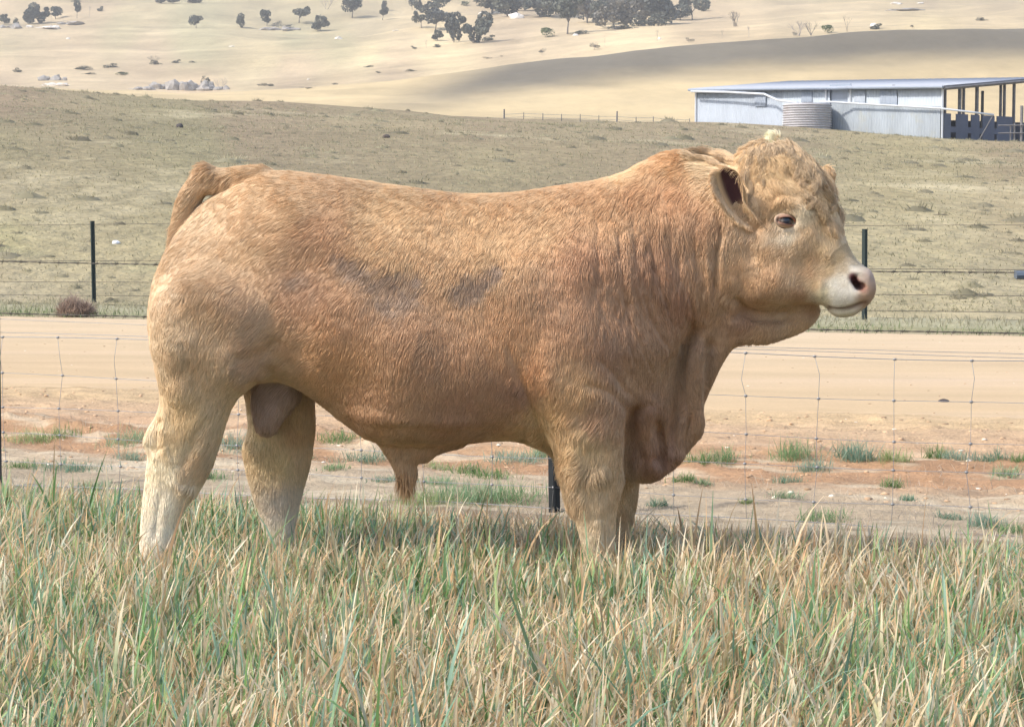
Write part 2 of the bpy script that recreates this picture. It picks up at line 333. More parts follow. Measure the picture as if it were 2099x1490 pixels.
# roof: corrugated skillion rising to the back
V = []; F = []; n = 160
for i in range(n + 1):
    a = -.3 + (LW + .6) * i / n; o = .03 * math.sin(i * math.pi / 2)
    for d, dz in ((-.35, 0), (DEP + .4, .95)):
        V += [sp_(a, d, el(a) + dz + o + .04), sp_(a, d, el(a) + dz + o - .03)]
for i in range(n):
    k = 4 * i; F += [(k, k + 4, k + 6, k + 2), (k + 1, k + 3, k + 7, k + 5), (k, k + 1, k + 5, k + 4), (k + 2, k + 6, k + 7, k + 3)]
mesh_np('roof', np.array([tuple(v) for v in V]), F, m_roof, shed)
g = MB(); g.tube([sp_(-.3, -.45, el(-.3) - .05), sp_(LW + .3, -.45, el(LW) - .05)], .09, 6); g.build('gutter', m_sheet3, shed)
f = MB()
for d0, d1 in ((0, DEP),): f.tube([sp_(LW + .28, d0 - .3, el(LW) - .12), sp_(LW + .28, d1 + .3, el(LW) + .95 - .12)], .12, 4)
f.build('end_rafter', m_wood, shed)
# left end wall
q = MB(); V = [sp_(0, 0, -.6), sp_(0, DEP, -.6), sp_(0, DEP, el(0) + .8), sp_(0, 0, el(0) - .03)]
V2 = [v + Vector(wd) * .05 for v in V]; q.add(V + V2, [(0, 1, 2, 3), (7, 6, 5, 4), (0, 4, 5, 1), (1, 5, 6, 2), (2, 6, 7, 3), (3, 7, 4, 0)]); q.build('end_wall', m_sheet3, shed)
# open right end: posts of different widths and low dark blue wall with notched openings
def dpx(px): return DEP * (px - 1934) / (2099 - 1934 + 6)
for px, wpx in ((1940, 4), (1966, 8), (1973, 5), (1997, 8), (2041, 5), (2048, 5), (2066, 6), (2094, 5)):
    d = dpx(px); q = MB(); q.box(sp_(LW - .1, d, (gl(LW) - .6 + el(LW) + .95 * d / DEP) / 2), (wpx / 34. * .8, .14, el(LW) + .95 * d / DEP - gl(LW) + .6), math.atan2(pd.y, pd.x)); q.build('post', m_wood, shed)
for k, dd in enumerate((.4, DEP)):
    q = MB(); q.box(sp_(LW - 4, dd, el(LW) / 2 + gl(LW) / 2), (.16, .16, el(LW) - gl(LW) + .6)); q.build('post', m_wood, shed)
V = []; top = 1.55
q = MB()
segs = []; cuts = [(1953, 8), (1982, 5), (2003, 5), (2030, 4)]
x = 1936
for c, hw in cuts: segs.append((x, c - hw * .6)); x = c + hw * .6
segs.append((x, 2062))
for x0, x1 in segs: q.box(sp_(LW - .02, (dpx(x0) + dpx(x1)) / 2, gl(LW) + .45), (abs(dpx(x1) - dpx(x0)), .06, 2.1), math.atan2(pd.y, pd.x))
for c, hw in cuts: q.box(sp_(LW - .022, dpx(c), gl(LW) + .55), (abs(dpx(c + hw) - dpx(c - hw)) * .62, .055, .35), math.atan2(pd.y, pd.x))
q.build('half_wall', m_bluewall, shed)

for o in list(shed.children): pass
# water tank in front of the wall, ribbed
_y = A[1] + wd.y * fx(1651) - 2.2; tc_ = Vector(((1651 - CXP) / FPX * _y, _y, 0)); tz = float(T(tc_.x, tc_.y)) - .15; TR = 1.5; TH = zat(213, tc_.y) - tz
tank = empty('water_tank', (tc_.x, tc_.y, tz)); tag(tank, 'squat ribbed corrugated water tank in front of the blue shed wall', 'water tank')
V = []; nr = 78; ns = 56
for i in range(nr + 1):
    z = TH * i / nr; r = TR + .05 * math.sin(2 * math.pi * 11 * i / nr) - (.35 if i == nr else 0)
    for k in range(ns): q = 2 * math.pi * k / ns; V.append((r * math.cos(q), r * math.sin(q), z))
F = [(i * ns + k, i * ns + (k + 1) % ns, (i + 1) * ns + (k + 1) % ns, (i + 1) * ns + k) for i in range(nr) for k in range(ns)] + [tuple(nr * ns + k for k in range(ns))]
mesh_np('tank_wall', np.array(V), F, mat('rusty_galvanised', (.50, .49, .51), rough=.6, noisy=[(1.2, .85, 1.1, (1, 1, 3))], mixcol=[(1.0, (.42, .37, .37), .55, .75, (1, 1, 3))]), tank)
# pipes
pp = empty('downpipe', tuple(O)); tag(pp, 'long white pipe sloping along the shed eave down to the ribbed tank', 'pipe')
q = MB(); tl = tc_ - O; q.tube([sp_(.1, -.62, el(0) - .15), sp_(fx(1500), -.7, el(fx(1500)) - .22), sp_(fx(1580), -.8, el(fx(1580)) - .38), sp_(fx(1615), -1.2, el(fx(1600)) - .8), Vector((tl.x - .6, tl.y, TH + tz - A[2] + .05))], .075, 8); q.build('pipe_run', m_white, pp, True)
pq = empty('overflow_pipe', tuple(O)); tag(pq, 'thin white pipe running right from the tank past the shed corner', 'pipe')
q = MB(); q.tube([sp_(fx(1702), -1.2, gl(fx(1702)) + 2.0), sp_(fx(1745), -.5, gl(fx(1745)) + 1.95), sp_(LW, -.35, gl(LW) + 1.78), sp_(LW + 2.6, 1.5, gl(LW) + 1.35)], .06, 8); q.build('pipe_run', m_white, pq, True)
q = MB(); q.tube([sp_(LW + 2.55, 1.5, gl(LW) + 1.35), sp_(LW + 1.6, 1.0, gl(LW) - .6)], .035, 6); q.build('prop', m_wood, pq)

# ---------------------------------------------------------------- fences
m_wire = mat('galvanised_wire', (.30, .31, .33), rough=.45, metal=.3, spec=.5)
m_rustw = mat('dark_barbed_wire', (.11, .10, .085), rough=.7)
m_picket = mat('black_painted_steel', (.025, .03, .035), rough=.55, noisy=[(20, .8, 1.3)])
m_picket2 = mat('dark_green_steel', (.03, .045, .045), rough=.55)
def picket(h, m, par, loc, rz, tilt=(0, 0), w_=.045):
    q = MB(); a = w_ / 2
    V = []
    for z in (-.25, h):
        for k in range(3):
            an = 2 * math.pi * k / 3 + .3; d = Vector((math.cos(an), math.sin(an), 0)); n = Vector((-d.y, d.x, 0)) * .004
            V += [d * a * 1.15 + n + Vector((tilt[0] * z, tilt[1] * z, z)), d * a * 1.15 - n + Vector((tilt[0] * z, tilt[1] * z, z)), -n + Vector((tilt[0] * z, tilt[1] * z, z)), n + Vector((tilt[0] * z, tilt[1] * z, z))]
    F = []
    for k in range(3):
        b0 = 4 * k; t0 = 12 + 4 * k
        F += [(b0, b0 + 1, t0 + 1, t0), (b0 + 1, b0 + 2, t0 + 2, t0 + 1), (b0 + 3, b0, t0, t0 + 3), (t0, t0 + 1, t0 + 2, t0 + 3)]
    q.add(V, F); o = q.build('post', m, par); o.location = loc; o.rotation_euler = (0, 0, rz); return o
fd = Vector((1, -SL, 0)).normalized()          # along the fences
F0 = Vector((0, 8.73, 0))
def fz(x, y): return float(nearZ(np.array([[x]]), np.array([[y + SL * x]]))[0, 0])
nf = empty('roadside_fence', tuple(F0)); tag(nf, 'wire mesh fence with two barbed strands just behind the bull', 'fence')
def along(t): return fd * t
tp = .19
for k in range(-3, 4):
    t = tp + 2.74 * k; p = along(t); picket(1.14, m_picket, nf, (p.x, p.y, 0), .2 + k, (.01 * ((k * 37) % 5 - 2) / 2, .004))
hs = [.690, .510, .362, .233, .105, .01]
rw = np.random.default_rng(5)
T0, T1 = -7.6, 8.0
xs = np.arange(T0, T1, .3) + rw.normal(0, .008, len(np.arange(T0, T1, .3)))
sag = {}
for i, h in enumerate(hs):
    q = MB(); ph = rw.uniform(0, 6)
    def zz_(t, i=i, h=h, ph=ph): return h + .008 * math.sin(t * 1.3 + ph) + .004 * math.sin(t * 4.1 + ph * 2)
    sag[i] = zz_
    pts = []
    for t in np.arange(T0, T1, .1):
        pts.append(along(t) + Vector((0, .003 * math.sin(9 * t + i), zz_(t))))
    q.tube(pts, .0018 if i in (0, 5) else .0012, 5); q.build('mesh_wire', m_wire, nf, True)
for k, t in enumerate(xs):
    t = t - .09 * (t > .5); q = MB(); pts = []; dx = [rw.normal(0, .006) for _ in hs]
    kink = rw.uniform(-.02, .02)
    for i in range(len(hs)):
        pts.append(along(t + dx[i]) + Vector((0, -.003, sag[i](t))))
        if i == 0: pts.append(along(t + (dx[0] + dx[1]) / 2 + kink) + Vector((0, -.002, .60 + kink)))
    q.tube(pts, .0011, 5)
    for i in range(5):
        c = along(t + dx[i]) + Vector((0, -.003, sag[i](t))); q.box(c, (.012, .008, .009))
    q.build('stay_wire', m_wire, nf, True)
def barbed(name, par, h, T0, T1, step, r, m, ph=0, sagm=.01, span=2.74, t0=.19, hz=None):
    q = MB(); pts = []; pts2 = []
    for t in np.arange(T0, T1, .02):
        s = h + (hz(t) if hz else 0) - sagm * (1 - (2 * (((t - t0) / span) % 1) - 1) ** 2)
        an = t * 60
        pts.append(along(t) + Vector((0, .0016 * math.cos(an), s + .0016 * math.sin(an)))); pts2.append(along(t) + Vector((0, -.0016 * math.cos(an), s - .0016 * math.sin(an))))
    q.tube(pts, r, 4); q.tube(pts2, r, 4)
    for t in np.arange(T0 + ph, T1, step):
        s = h + (hz(t) if hz else 0) - sagm * (1 - (2 * (((t - t0) / span) % 1) - 1) ** 2)
        c = along(t) + Vector((0, 0, s)); a = t * 17
        for j in range(3):
            d = Vector((.012 * math.cos(j * 2.1 + a) * .5, .012 * math.sin(a + j), .014 * math.cos(a + j * 2.1)))
            q.tube([c - d + Vector((.004 * j - .004, 0, 0)), c + d + Vector((.004 * j - .004, 0, 0))], [.0008, .0008], 3)
        q.tube([c - Vector((.011, 0, 0)), c, c + Vector((.011, 0, 0))], [.0025, .0042, .0025], 5)
    return q.build(name, m, par, False)
barbed('barbed_wire', nf, 1.035, T0, T1, .1, .0015, m_rustw)
barbed('barbed_wire', nf, .795, T0, T1, .1, .0017, m_rustw, .04, .004)
q = MB(); q.tube([along(t) + Vector((0, .004, .755 - .018 * (t + 1.8) if t < .19 else .719 - .004 * (t - .19))) for t in np.arange(T0, T1, .15)], .0011, 5); q.build('plain_wire', m_wire, nf, True)
q = MB(); q.tube([along(t) + Vector((0, .006, .70 + .006 * math.sin(t * 2))) for t in np.arange(T0, T1, .15)], .0013, 5); q.build('plain_wire', m_wire, nf, True)
# strainer on the barbed wire at the right edge
c = P(2090, 560, 8.04); q = MB(); q.box((0, 0, 0), (.045, .03, .028)); q.tube([(-.022, -.018, -.004), (.022, -.018, -.004)], .016, 8)
o = q.build('wire_strainer', mat('blue_grey_metal', (.12, .15, .19), rough=.5), nf); o.location = Vector((2090 - 1049.5, 0, 0)) * 0 + Vector((c[0], 0, 0))
tt = c[0] / fd.x; pv = along(tt); o.location = (pv.x, pv.y, 1.02)
# fence across the road
pl = Gd(192, 622); pr = Gd(1772, 657); dv = Vector((pr[0] - pl[0], pr[1] - pl[1], 0)); Lf = dv.length; dvn = dv.normalized()
ff = empty('paddock_fence', (pl[0], pl[1], 0)); tag(ff, 'thin wire fence on dark steel posts beyond the dirt road', 'fence')
for k in (-2, -1, 0, 1, 2, 3, 4):
    p = dvn * (Lf * k / 2.); picket(1.16 if k != 2 else 1.08, m_picket2, ff, (p.x, p.y, 0), k * 1.1, (.012 if k == 2 else -.006, 0), .062)
def rise(t): return 0
for h, barbs in ((1.11, 0), (.60, 0), (.11, 0), (.30, 0)):
    q = MB(); q.tube([dvn * t + Vector((0, 0, h + .02 * math.sin(t * .6))) for t in np.arange(-Lf, 2 * Lf, .5)], .0035 if h < 1 else .003, 4); q.build('wire', m_rustw, ff, True)
# far fence on the crest left of the shed
cf = empty('crest_fence', tuple(P(1250, 256, 152.))); tag(cf, 'tiny post and wire fence along the crest left of the shed', 'fence')
lst = [(1033, 20), (1073, 15), (1112, 15), (1150, 15), (1188, 16), (1226, 15), (1263, 25), (1302, 15), (1337, 17), (1373, 14), (1411, 16)]
tops = []
base0 = Vector(P(1250, 256, 152.))
for px, hp in lst:
    yc = np.interp(px, cols, ycr); X = (px - CXP) / FPX * 149.5; z = float(T(X, 149.5))
    q = MB(); zt = zat(yc - hp, 149.5); zb = z - .4
    q.tube([Vector((X, 149.5, zb)) - base0, Vector((X + .02, 149.5, zt)) - base0], [.07, .06] if hp > 18 else [.035, .03], 6); q.build('post', m_wood, cf); tops.append((X, zt if hp < 18 else zt - .3))
for dz in (.08, .32):
    q = MB(); q.tube([Vector((x, 149.45, z - dz)) - base0 for x, z in tops], .012, 4); q.build('wire', m_wire, cf)
# rails and post at the right edge beside the shed
yf = empty('yard_fence', tuple(P(2085, 285, 122.))); tag(yf, 'old grey yard fence of posts and rails at the right end of the shed', 'fence')
b0 = Vector(P(2085, 285, 122.))
for px, hp, r in ((2066, 30, .05), (2074, 34, .05), (2088, 70, .09), (2104, 32, .06), (2125, 32, .06)):
    X = (px - CXP) / FPX * 122; z = float(T(X, 122.)); q = MB(); q.tube([Vector((X, 122, z - .4)) - b0, Vector((X, 122, zat(287 - hp, 122.))) - b0], r, 6); q.build('post', m_wood, yf)
for dz in (.35, .8): q = MB(); q.tube([Vector(((px - CXP) / FPX * 122, 121.9, 5.65 + dz)) - b0 for px in (2040, 2070, 2100, 2130)], .035, 5); q.build('rail', m_wood, yf)

# ---------------------------------------------------------------- trees, shrubs, rocks on the far hills
m_leaf = mat('eucalypt_leaves', attr=True, rough=.8)
m_bark = mat('grey_bark', (.19, .17, .16), rough=.9)
m_palebark = mat('pale_dead_wood', (.42, .38, .36), rough=.9)
m_rock = mat('granite', (.40, .38, .36), rough=.9, noisy=[(2, .75, 1.2), (9, .85, 1.15)])
def leafmesh(seed, nlobe, wd_, hgt, col, n=900, sz=.16, low=.35, flat=.75, name='crown'):
    r = np.random.default_rng(seed)
    lob = []
    for i in range(nlobe):
        a = r.uniform(0, 6.28); rr = r.uniform(.05, .42) * wd_
        zc = low * hgt + (1 - low) * hgt * r.uniform(.25, .85)
        s = r.uniform(.16, .30) * wd_
        s *= r.choice([.6, 1, 1.25]); lob.append((rr * math.cos(a), rr * math.sin(a), zc, s, s * r.uniform(.5, 1.) * flat * min(1.4, hgt / wd_ + .2)))
    lob = np.array(lob); k = r.integers(0, nlobe, n); d = r.normal(size=(n, 3)); d /= np.linalg.norm(d, axis=1)[:, None]; rad = r.uniform(.55, 1.05, n) ** .6
    C = lob[k, :3] + d * rad[:, None] * lob[k][:, [3, 3, 4]]
    C[:, 2] = np.clip(C[:, 2], .06 * hgt, None)
    S = sz * r.uniform(.6, 1.5, n)
    a = r.normal(size=(n, 3)); a /= np.linalg.norm(a, axis=1)[:, None]; b = np.cross(a, r.normal(size=(n, 3))); b /= np.linalg.norm(b, axis=1)[:, None]
    V = np.stack([C + a * S[:, None], C + b * S[:, None] * .8, C - a * S[:, None] * .9, C - b * S[:, None] * .8], 1).reshape(-1, 3)
    cc = np.array(col) * (r.uniform(.7, 1.4, (n, 1)) * (0.8 + .5 * r.random(nlobe))[k][:, None])
    return mesh_np(name, V, np.arange(4 * n).reshape(n, 4), m_leaf, None, False, np.repeat(cc, 4, 0), add=False), lob
def trunkmesh(seed, lob, hgt, m, name='trunk', thick=.05):
    r = random.Random(seed); q = MB(); top = Vector((r.uniform(-.1, .1), r.uniform(-.1, .1), .32)) * hgt
    q.tube([(0, 0, -.25 * hgt * .3), (top.x * .3, top.y * .3, top.z * .5), tuple(top)], [hgt * thick, hgt * thick * .8, hgt * thick * .65], 7)
    for l in lob[:7]:
        e = Vector((l[0], l[1], l[2])); mid = top.lerp(e, .5) + Vector((0, 0, .04 * hgt)); q.tube([top, mid, e], [hgt * thick * .5, hgt * thick * .3, hgt * thick * .12], 5)
    me = mesh_np(name, np.array(q.V), q.F, m, None, True, add=False); return me
G1 = (.135, .145, .12); G2 = (.12, .13, .12); G3 = (.14, .17, .08); G4 = (.20, .19, .165)
kinds = {}
def kind(kn):
    if kn in kinds: return kinds[kn]
    t, i = kn; s = hash_(t) * 17 + i
    if t == 'tree': L = [leafmesh(s + j, 7, 1.0, 1.0, (G1, G2, G1)[i % 3], 1500, .05, .12, .95) for j in (0,)]
    elif t == 'vase': L = [leafmesh(s, 6, 1.0, 1.0, (G1, G2)[i % 2], 1200, .05, .36, .8)]
    elif t == 'grey': L = [leafmesh(s, 9, 1.0, 1.0, G4, 1700, .045, .08, .95)]
    elif t == 'shrub': L = [leafmesh(s, 6, 1.0, .8, (G1, G3)[i % 2], 600, .045, 0, .9)]
    elif t == 'greyshrub': L = [leafmesh(s, 5, 1.0, .8, G4, 450, .03, 0, .9)]
    me, lob = L[0]; kinds[kn] = (me, trunkmesh(s, lob, 1.0, m_bark, thick=.035 if t in ('tree', 'grey', 'vase') else .02)); return kinds[kn]
def hash_(s): return sum(ord(c) for c in s)
def bare(seed, n=9, spread=.5, m=None):
    r = random.Random(seed); q = MB()
    def br(p, d, l, rad, lev):
        e = p + d * l; mid = p + d * l * .5 + Vector((r.uniform(-.05, .05) * l, r.uniform(-.05, .05) * l, 0)); q.tube([p, mid, e], [rad, rad * .8, rad * .6], 4, False)
        if lev:
            for _ in range(r.choice((2, 3))):
                nd = (d + Vector((r.uniform(-1, 1), r.uniform(-1, 1), r.uniform(-.1, .7))) * .75).normalized(); br(e, nd, l * r.uniform(.6, .85), rad * .6, lev - 1)
    for k in range(n): br(Vector((r.uniform(-.1, .1) * spread, 0, 0)), Vector((r.uniform(-spread, spread), r.uniform(-spread, spread), 1)).normalized(), .3, .017, 3)
    V = np.array(q.V); V[:, 2] /= V[:, 2].max(); return V, q.F
def place(px, py, hp, wp, t, i, lab, y0=160., big=1.2, grp='scattered trees on the far hillside', lean=0, nm=None):
    if 980 < px < 1440 and t in ('tree', 'grey', 'vase'): hp, wp = hp * 1.12, wp * 1.3
    c = hit(px, py, y0); s = FPX / c[1]; H = hp / s; W = wp / s
    cat = {'tree': 'tree', 'vase': 'tree', 'grey': 'tree', 'shrub': 'shrub', 'greyshrub': 'shrub', 'bare': 'dead tree'}[t]
    nm = {'tree': 'gum_tree', 'vase': 'gum_tree', 'grey': 'grey_tree', 'shrub': 'shrub', 'greyshrub': 'dry_shrub', 'bare': 'dead_tree'}[t]
    e = empty(nm, tuple(c), rz=(px * 1.7 + py) % 6.28); tag(e, lab, cat, {'tree': grp, 'vase': grp, 'grey': grp, 'shrub': 'shrubs dotted over the far hills', 'greyshrub': 'shrubs dotted over the far hills', 'bare': 'bare dead trees on the far hills'}[t])
    if t == 'bare':
        V, F = bare(i * 7 + 3, 2 if i % 3 else 5, .35 if i % 3 else .8); V = V * np.array([W * 1.2, W * 1.2, H]); V[:, :2] += 0
        mesh_np('branches', V, F, m_palebark if i % 2 else m_bark, e); return e
    me, tr = kind((t, i % 4))
    a = link(bpy.data.objects.new('crown' if cat == 'tree' else 'foliage', me), e); a.scale = (W * 1.28, W * 1.28, H * 1.22); a.location = (0, 0, -.10 * H)
    b_ = link(bpy.data.objects.new('trunk' if cat == 'tree' else 'stem', tr), e); b_.scale = (W, W, H) ; return e
TR_ = [
 (10, 51, 20, 18, 'tree', 0, 'small dark tree cut by the left edge of the photo'), (33, 49, 13, 13, 'shrub', 0, 'small round dark bush second from the left edge'),
 (60, 50, 26, 30, 'tree', 1, 'leftmost dark tree of the clump above the pale rocks'), (84, 48, 34, 34, 'tree', 2, 'tallest tree of the left clump above the pale rocks'), (114, 40, 24, 28, 'tree', 3, 'rightmost tree of the left clump above the pale rocks'),
 (158, 38, 28, 17, 'vase', 0, 'slim dark tree right of the left clump'), (184, 36, 24, 14, 'bare', 1, 'pale bare tree beside the slim dark tree'), (206, 24, 12, 12, 'shrub', 2, 'tiny dark bush upper left beside the bare pale tree'),
 (156, 5, 8, 12, 'shrub', 0, 'tiny dark bush at the top edge on the left'),
 (330, 8, 14, 28, 'tree', 1, 'left crown of the dark row at the top left edge'), (355, 8, 14, 24, 'tree', 0, 'middle crown of the dark row at the top left edge'), (395, 7, 12, 34, 'grey', 1, 'greyish right crown of the row at the top left edge'),
 (402, 58, 22, 22, 'vase', 1, 'lone V shaped dark tree on the green slope'), (493, 57, 24, 19, 'tree', 2, 'lone small round tree with a short shadow on the green slope'),
 (547, 54, 30, 24, 'tree', 3, 'dark tree at the left end of the rocky clump'), (567, 58, 16, 20, 'greyshrub', 0, 'grey scrub in the middle of the rocky clump'), (588, 60, 14, 22, 'greyshrub', 1, 'grey scrub at the right of the rocky clump'),
 (613, 48, 30, 36, 'vase', 2, 'spreading flat tree behind the rocky clump'), (657, 65, 30, 30, 'tree', 0, 'dark tree casting a long green shadow right of the rocky clump'),
 (670, 20, 24, 26, 'bare', 3, 'bare grey tree at the top edge above the hillside'), (722, 38, 36, 34, 'vase', 3, 'spreading tree left of the slim forked one near the top'), (784, 42, 22, 24, 'vase', 0, 'forked slim dark tree with a long diagonal shadow'), (786, 22, 18, 10, 'tree', 1, 'narrow dark crown just above the forked tree'),
 (845, 22, 28, 14, 'vase', 1, 'slender tree touching the top edge right of centre left'), (868, 27, 24, 26, 'tree', 2, 'left dark crown of the upper grove'), (895, 30, 42, 42, 'tree', 3, 'wide dark crown of the upper grove'),
 (950, 13, 12, 16, 'shrub', 1, 'round green bush between the two upper groves'),
 (864, 58, 30, 28, 'vase', 2, 'small flat topped tree left of the dark pair'), (893, 62, 34, 40, 'vase', 3, 'airy tree on a pale trunk behind the dark pair'),
 (897, 84, 20, 20, 'tree', 0, 'small round dark tree below the airy one'), (896, 98, 8, 15, 'shrub', 0, 'low dark bush below the small round tree'), (874, 99, 18, 14, 'bare', 5, 'faint bare tree left of the low dark bush'), (849, 101, 7, 11, 'shrub', 2, 'small bush at the left foot of the tree line'),
 (931, 88, 56, 38, 'tree', 1, 'tall left tree of the dark leaning pair'), (970, 89, 54, 46, 'tree', 2, 'big right tree of the dark pair standing above the pale slope'), (1001, 84, 13, 22, 'shrub', 2, 'low dark bush right of the dark pair'),
 (1008, 30, 42, 54, 'tree', 3, 'leftmost big dark crown of the central grove'), (1040, 34, 46, 50, 'tree', 0, 'second dark crown of the central grove'), (1075, 22, 34, 50, 'tree', 1, 'dark crown at the top edge of the central grove'), (1108, 36, 44, 48, 'tree', 2, 'dark crown over the pale fallen rocks'), (1140, 30, 40, 40, 'tree', 0, 'dark crown behind the forked central tree'),
 (1163, 71, 66, 44, 'vase', 0, 'tall forked dark tree standing forward of the central grove'), (1118, 77, 24, 24, 'shrub', 1, 'rounded green bush in front of the central grove'), (1188, 71, 9, 24, 'shrub', 0, 'flat dark bush at the foot of the tall forked tree'), (1111, 113, 14, 15, 'greyshrub', 2, 'small grey bush on the edge of the ploughed rise'),  # 'ploughed rise': grass slope darkened by the cloud shadow painted in midcol
 (1204, 48, 46, 40, 'grey', 0, 'leftmost grey green tree of the right grove'), (1226, 52, 40, 36, 'tree', 3, 'dark tree inside the left of the right grove'), (1258, 58, 48, 42, 'grey', 2, 'pale stemmed grey tree in the right grove'), (1290, 48, 38, 36, 'grey', 3, 'grey tree in the middle of the right grove'), (1322, 50, 50, 44, 'grey', 1, 'tall grey tree right of the middle of the right grove'), (1362, 51, 52, 46, 'tree', 1, 'darkest purple grey tree of the right grove'),
 (1395, 42, 26, 30, 'tree', 0, 'small dark tree at the right end of the right grove'), (1419, 42, 44, 32, 'vase', 2, 'tall thin topped tree at the end of the right grove'), (1443, 24, 11, 15, 'shrub', 3, 'small round green bush right of the right grove'),
 (1246, 62, 12, 30, 'greyshrub', 3, 'low grey scrub under the right grove'), (1278, 60, 10, 40, 'shrub', 0, 'low dark scrub under the right grove'),
 (1508, 55, 32, 36, 'bare', 6, 'faint bare tree with arching limbs right of the grove'), (1347, 84, 26, 9, 'bare', 2, 'dead stump with a broken top below the grove'), (1535, 77, 24, 14, 'bare', 7, 'leaning dead snag on the edge of the dark rise'),
 (1638, 74, 30, 34, 'bare', 9, 'left half of the twiggy bare clump on the dark rise'), (1664, 73, 30, 28, 'bare', 12, 'right half of the twiggy bare clump on the dark rise'), (1626, 74, 9, 12, 'greyshrub', 0, 'small grey bush left of the twiggy clump'),
 (1699, 68, 20, 22, 'shrub', 1, 'dark green bush right of the twiggy clump'), (1736, 66, 34, 26, 'bare', 8, 'thin forked bare tree between two bushes on the rise'), (1795, 60, 13, 22, 'shrub', 2, 'round blue grey bush with a pale rock behind it'), (1870, 58, 8, 10, 'greyshrub', 1, 'tiny grey bush far right on the rise'), (2012, 43, 8, 16, 'shrub', 0, 'small dark mound near the right top edge'),
 (1218, 103, 16, 22, 'greyshrub', 2, 'pair of grey bushes on the dark rise edge'), (1240, 97, 22, 8, 'bare', 4, 'thin bare sapling beside the grey bushes'), (1412, 88, 12, 16, 'greyshrub', 3, 'faint grey bush on the ridge left of centre right'), (1480, 80, 20, 8, 'bare', 10, 'thin bare sapling on the pale slope'),
 (317, 133, 20, 26, 'bare', 0, 'dark bare spiky tree on the left pale slope'), (319, 133, 10, 16, 'shrub', 0, 'low dark bush at the foot of the spiky tree'), (361, 130, 8, 15, 'shrub', 2, 'small dark bush right of the spiky tree'), (395, 129, 4, 10, 'shrub', 0, 'tiny dark bush on the pale track line'),
 (226, 139, 9, 25, 'shrub', 2, 'flat dark bush on the left pale slope'), (170, 143, 7, 34, 'shrub', 0, 'low spreading dark bush on the left'), (35, 149, 10, 15, 'shrub', 2, 'small dark bush near the left edge above the crest'), (250, 155, 9, 22, 'shrub', 1, 'small green bush left of the rock ridge'), (183, 153, 4, 18, 'shrub', 0, 'flat dark bush above the left rocks'),
 (105, 46, 22, 5, 'bare', 11, 'thin dead stick above the left rocks'), (423, 183, 28, 22, 'shrub', 0, 'dark bush at the right end of the rock ridge'), (452, 184, 26, 24, 'bare', 3, 'reddish bare twigs right of the rock ridge'),
 (540, 176, 5, 22, 'shrub', 2, 'left of two low dark bushes right of the rock ridge'), (556, 177, 5, 14, 'shrub', 0, 'right of two low dark bushes right of the rock ridge'), (630, 183, 5, 24, 'greyshrub', 1, 'low grey bush on the flat below the hill'), (687, 174, 4, 10, 'shrub', 2, 'tiny dark bush on the sandy flat'),
 (757, 138, 4, 14, 'shrub', 0, 'small dark bush on the bare slope above the gully'), (776, 150, 4, 10, 'shrub', 2, 'smaller dark bush just below another on the slope'), (842, 147, 5, 15, 'shrub', 0, 'dark bush at the tip of the ploughed rise'), (997, 121, 4, 22, 'greyshrub', 2, 'grey tuft above the ploughed rise'), (1030, 117, 3, 8, 'greyshrub', 0, 'tiny grey tuft above the ploughed rise')]  # 'ploughed rise': grass slope darkened by the cloud shadow painted in midcol
TR_ += [(1022, 18, 30, 46, 'grey', 0, 'hazy crown at the very top behind the central grove left part'), (1092, 14, 26, 44, 'grey', 1, 'hazy crown at the very top behind the central grove right part'), (1185, 30, 34, 36, 'grey', 2, 'hazy grey crown between the central and right groves'), (1240, 30, 36, 40, 'grey', 3, 'hazy grey crown behind the left of the right grove'),
 (1275, 34, 36, 36, 'tree', 2, 'dark crown behind the pale stemmed grey tree'), (1306, 30, 36, 40, 'grey', 0, 'hazy grey crown behind the middle of the right grove'), (1345, 32, 40, 40, 'tree', 0, 'dark crown behind the darkest tree of the right grove'), (1342, 54, 34, 30, 'shrub', 0, 'bushy dark undergrowth left of the darkest grove tree'), (1306, 54, 24, 32, 'shrub', 2, 'low bushy undergrowth in the middle of the right grove'), (1180, 8, 16, 40, 'tree', 3, 'dark crown cut by the top edge above the forked tree')]
for t in TR_: place(*t)
def rock(px, py, wp, hp, lab, seed, n=1, pale=0, y0=160., nm='rock_outcrop', m=None, grp='granite outcrops on the far hills'):
    c = hit(px, py, y0); s = FPX / c[1]; W = wp / s; H = hp / s; V = []; F = []
    r = np.random.default_rng(seed)
    for k in range(n):
        import bmesh
        bm = bmesh.new(); bmesh.ops.create_icosphere(bm, subdivisions=2, radius=1)
        v = np.array([tuple(q.co) for q in bm.verts]); f = [tuple(q.index for q in ff_.verts) for ff_ in bm.faces]; bm.free()
        v = v * (1 + 1.1 * (noise(v + seed + k * 9, 2.2, seed, 2) - .5))[:, None]
        sx = W / (n ** .5) * r.uniform(.3, .7) if n > 1 else W * .5; off = (r.uniform(-.45, .45) * W, r.uniform(-.3, .3) * W, 0) if n > 1 else (0, 0, 0)
        v = v * np.array([sx, sx * .8, H * r.uniform(.3, .85)]) + np.array(off); F += [tuple(i + len(V) for i in q) for q in f]; V += v.tolist()
    o = mesh_np(nm, np.array(V), F, m or m_rock, None, False); o.location = c
    c2 = [T(c[0] + 0, c[1])]; tag(o, lab, 'rock', grp); return o
m_palerock = mat('pale_stone', (.82, .78, .72), rough=.9)
rock(20, 58, 40, 10, 'grey rocks under the first trees at the left edge', 1, 4); rock(88, 58, 70, 7, 'pale rocks below the left clump of trees', 2, 8, m=m_palerock)
rock(140, 50, 60, 7, 'grey rocks right below the left clump of trees', 12, 5)
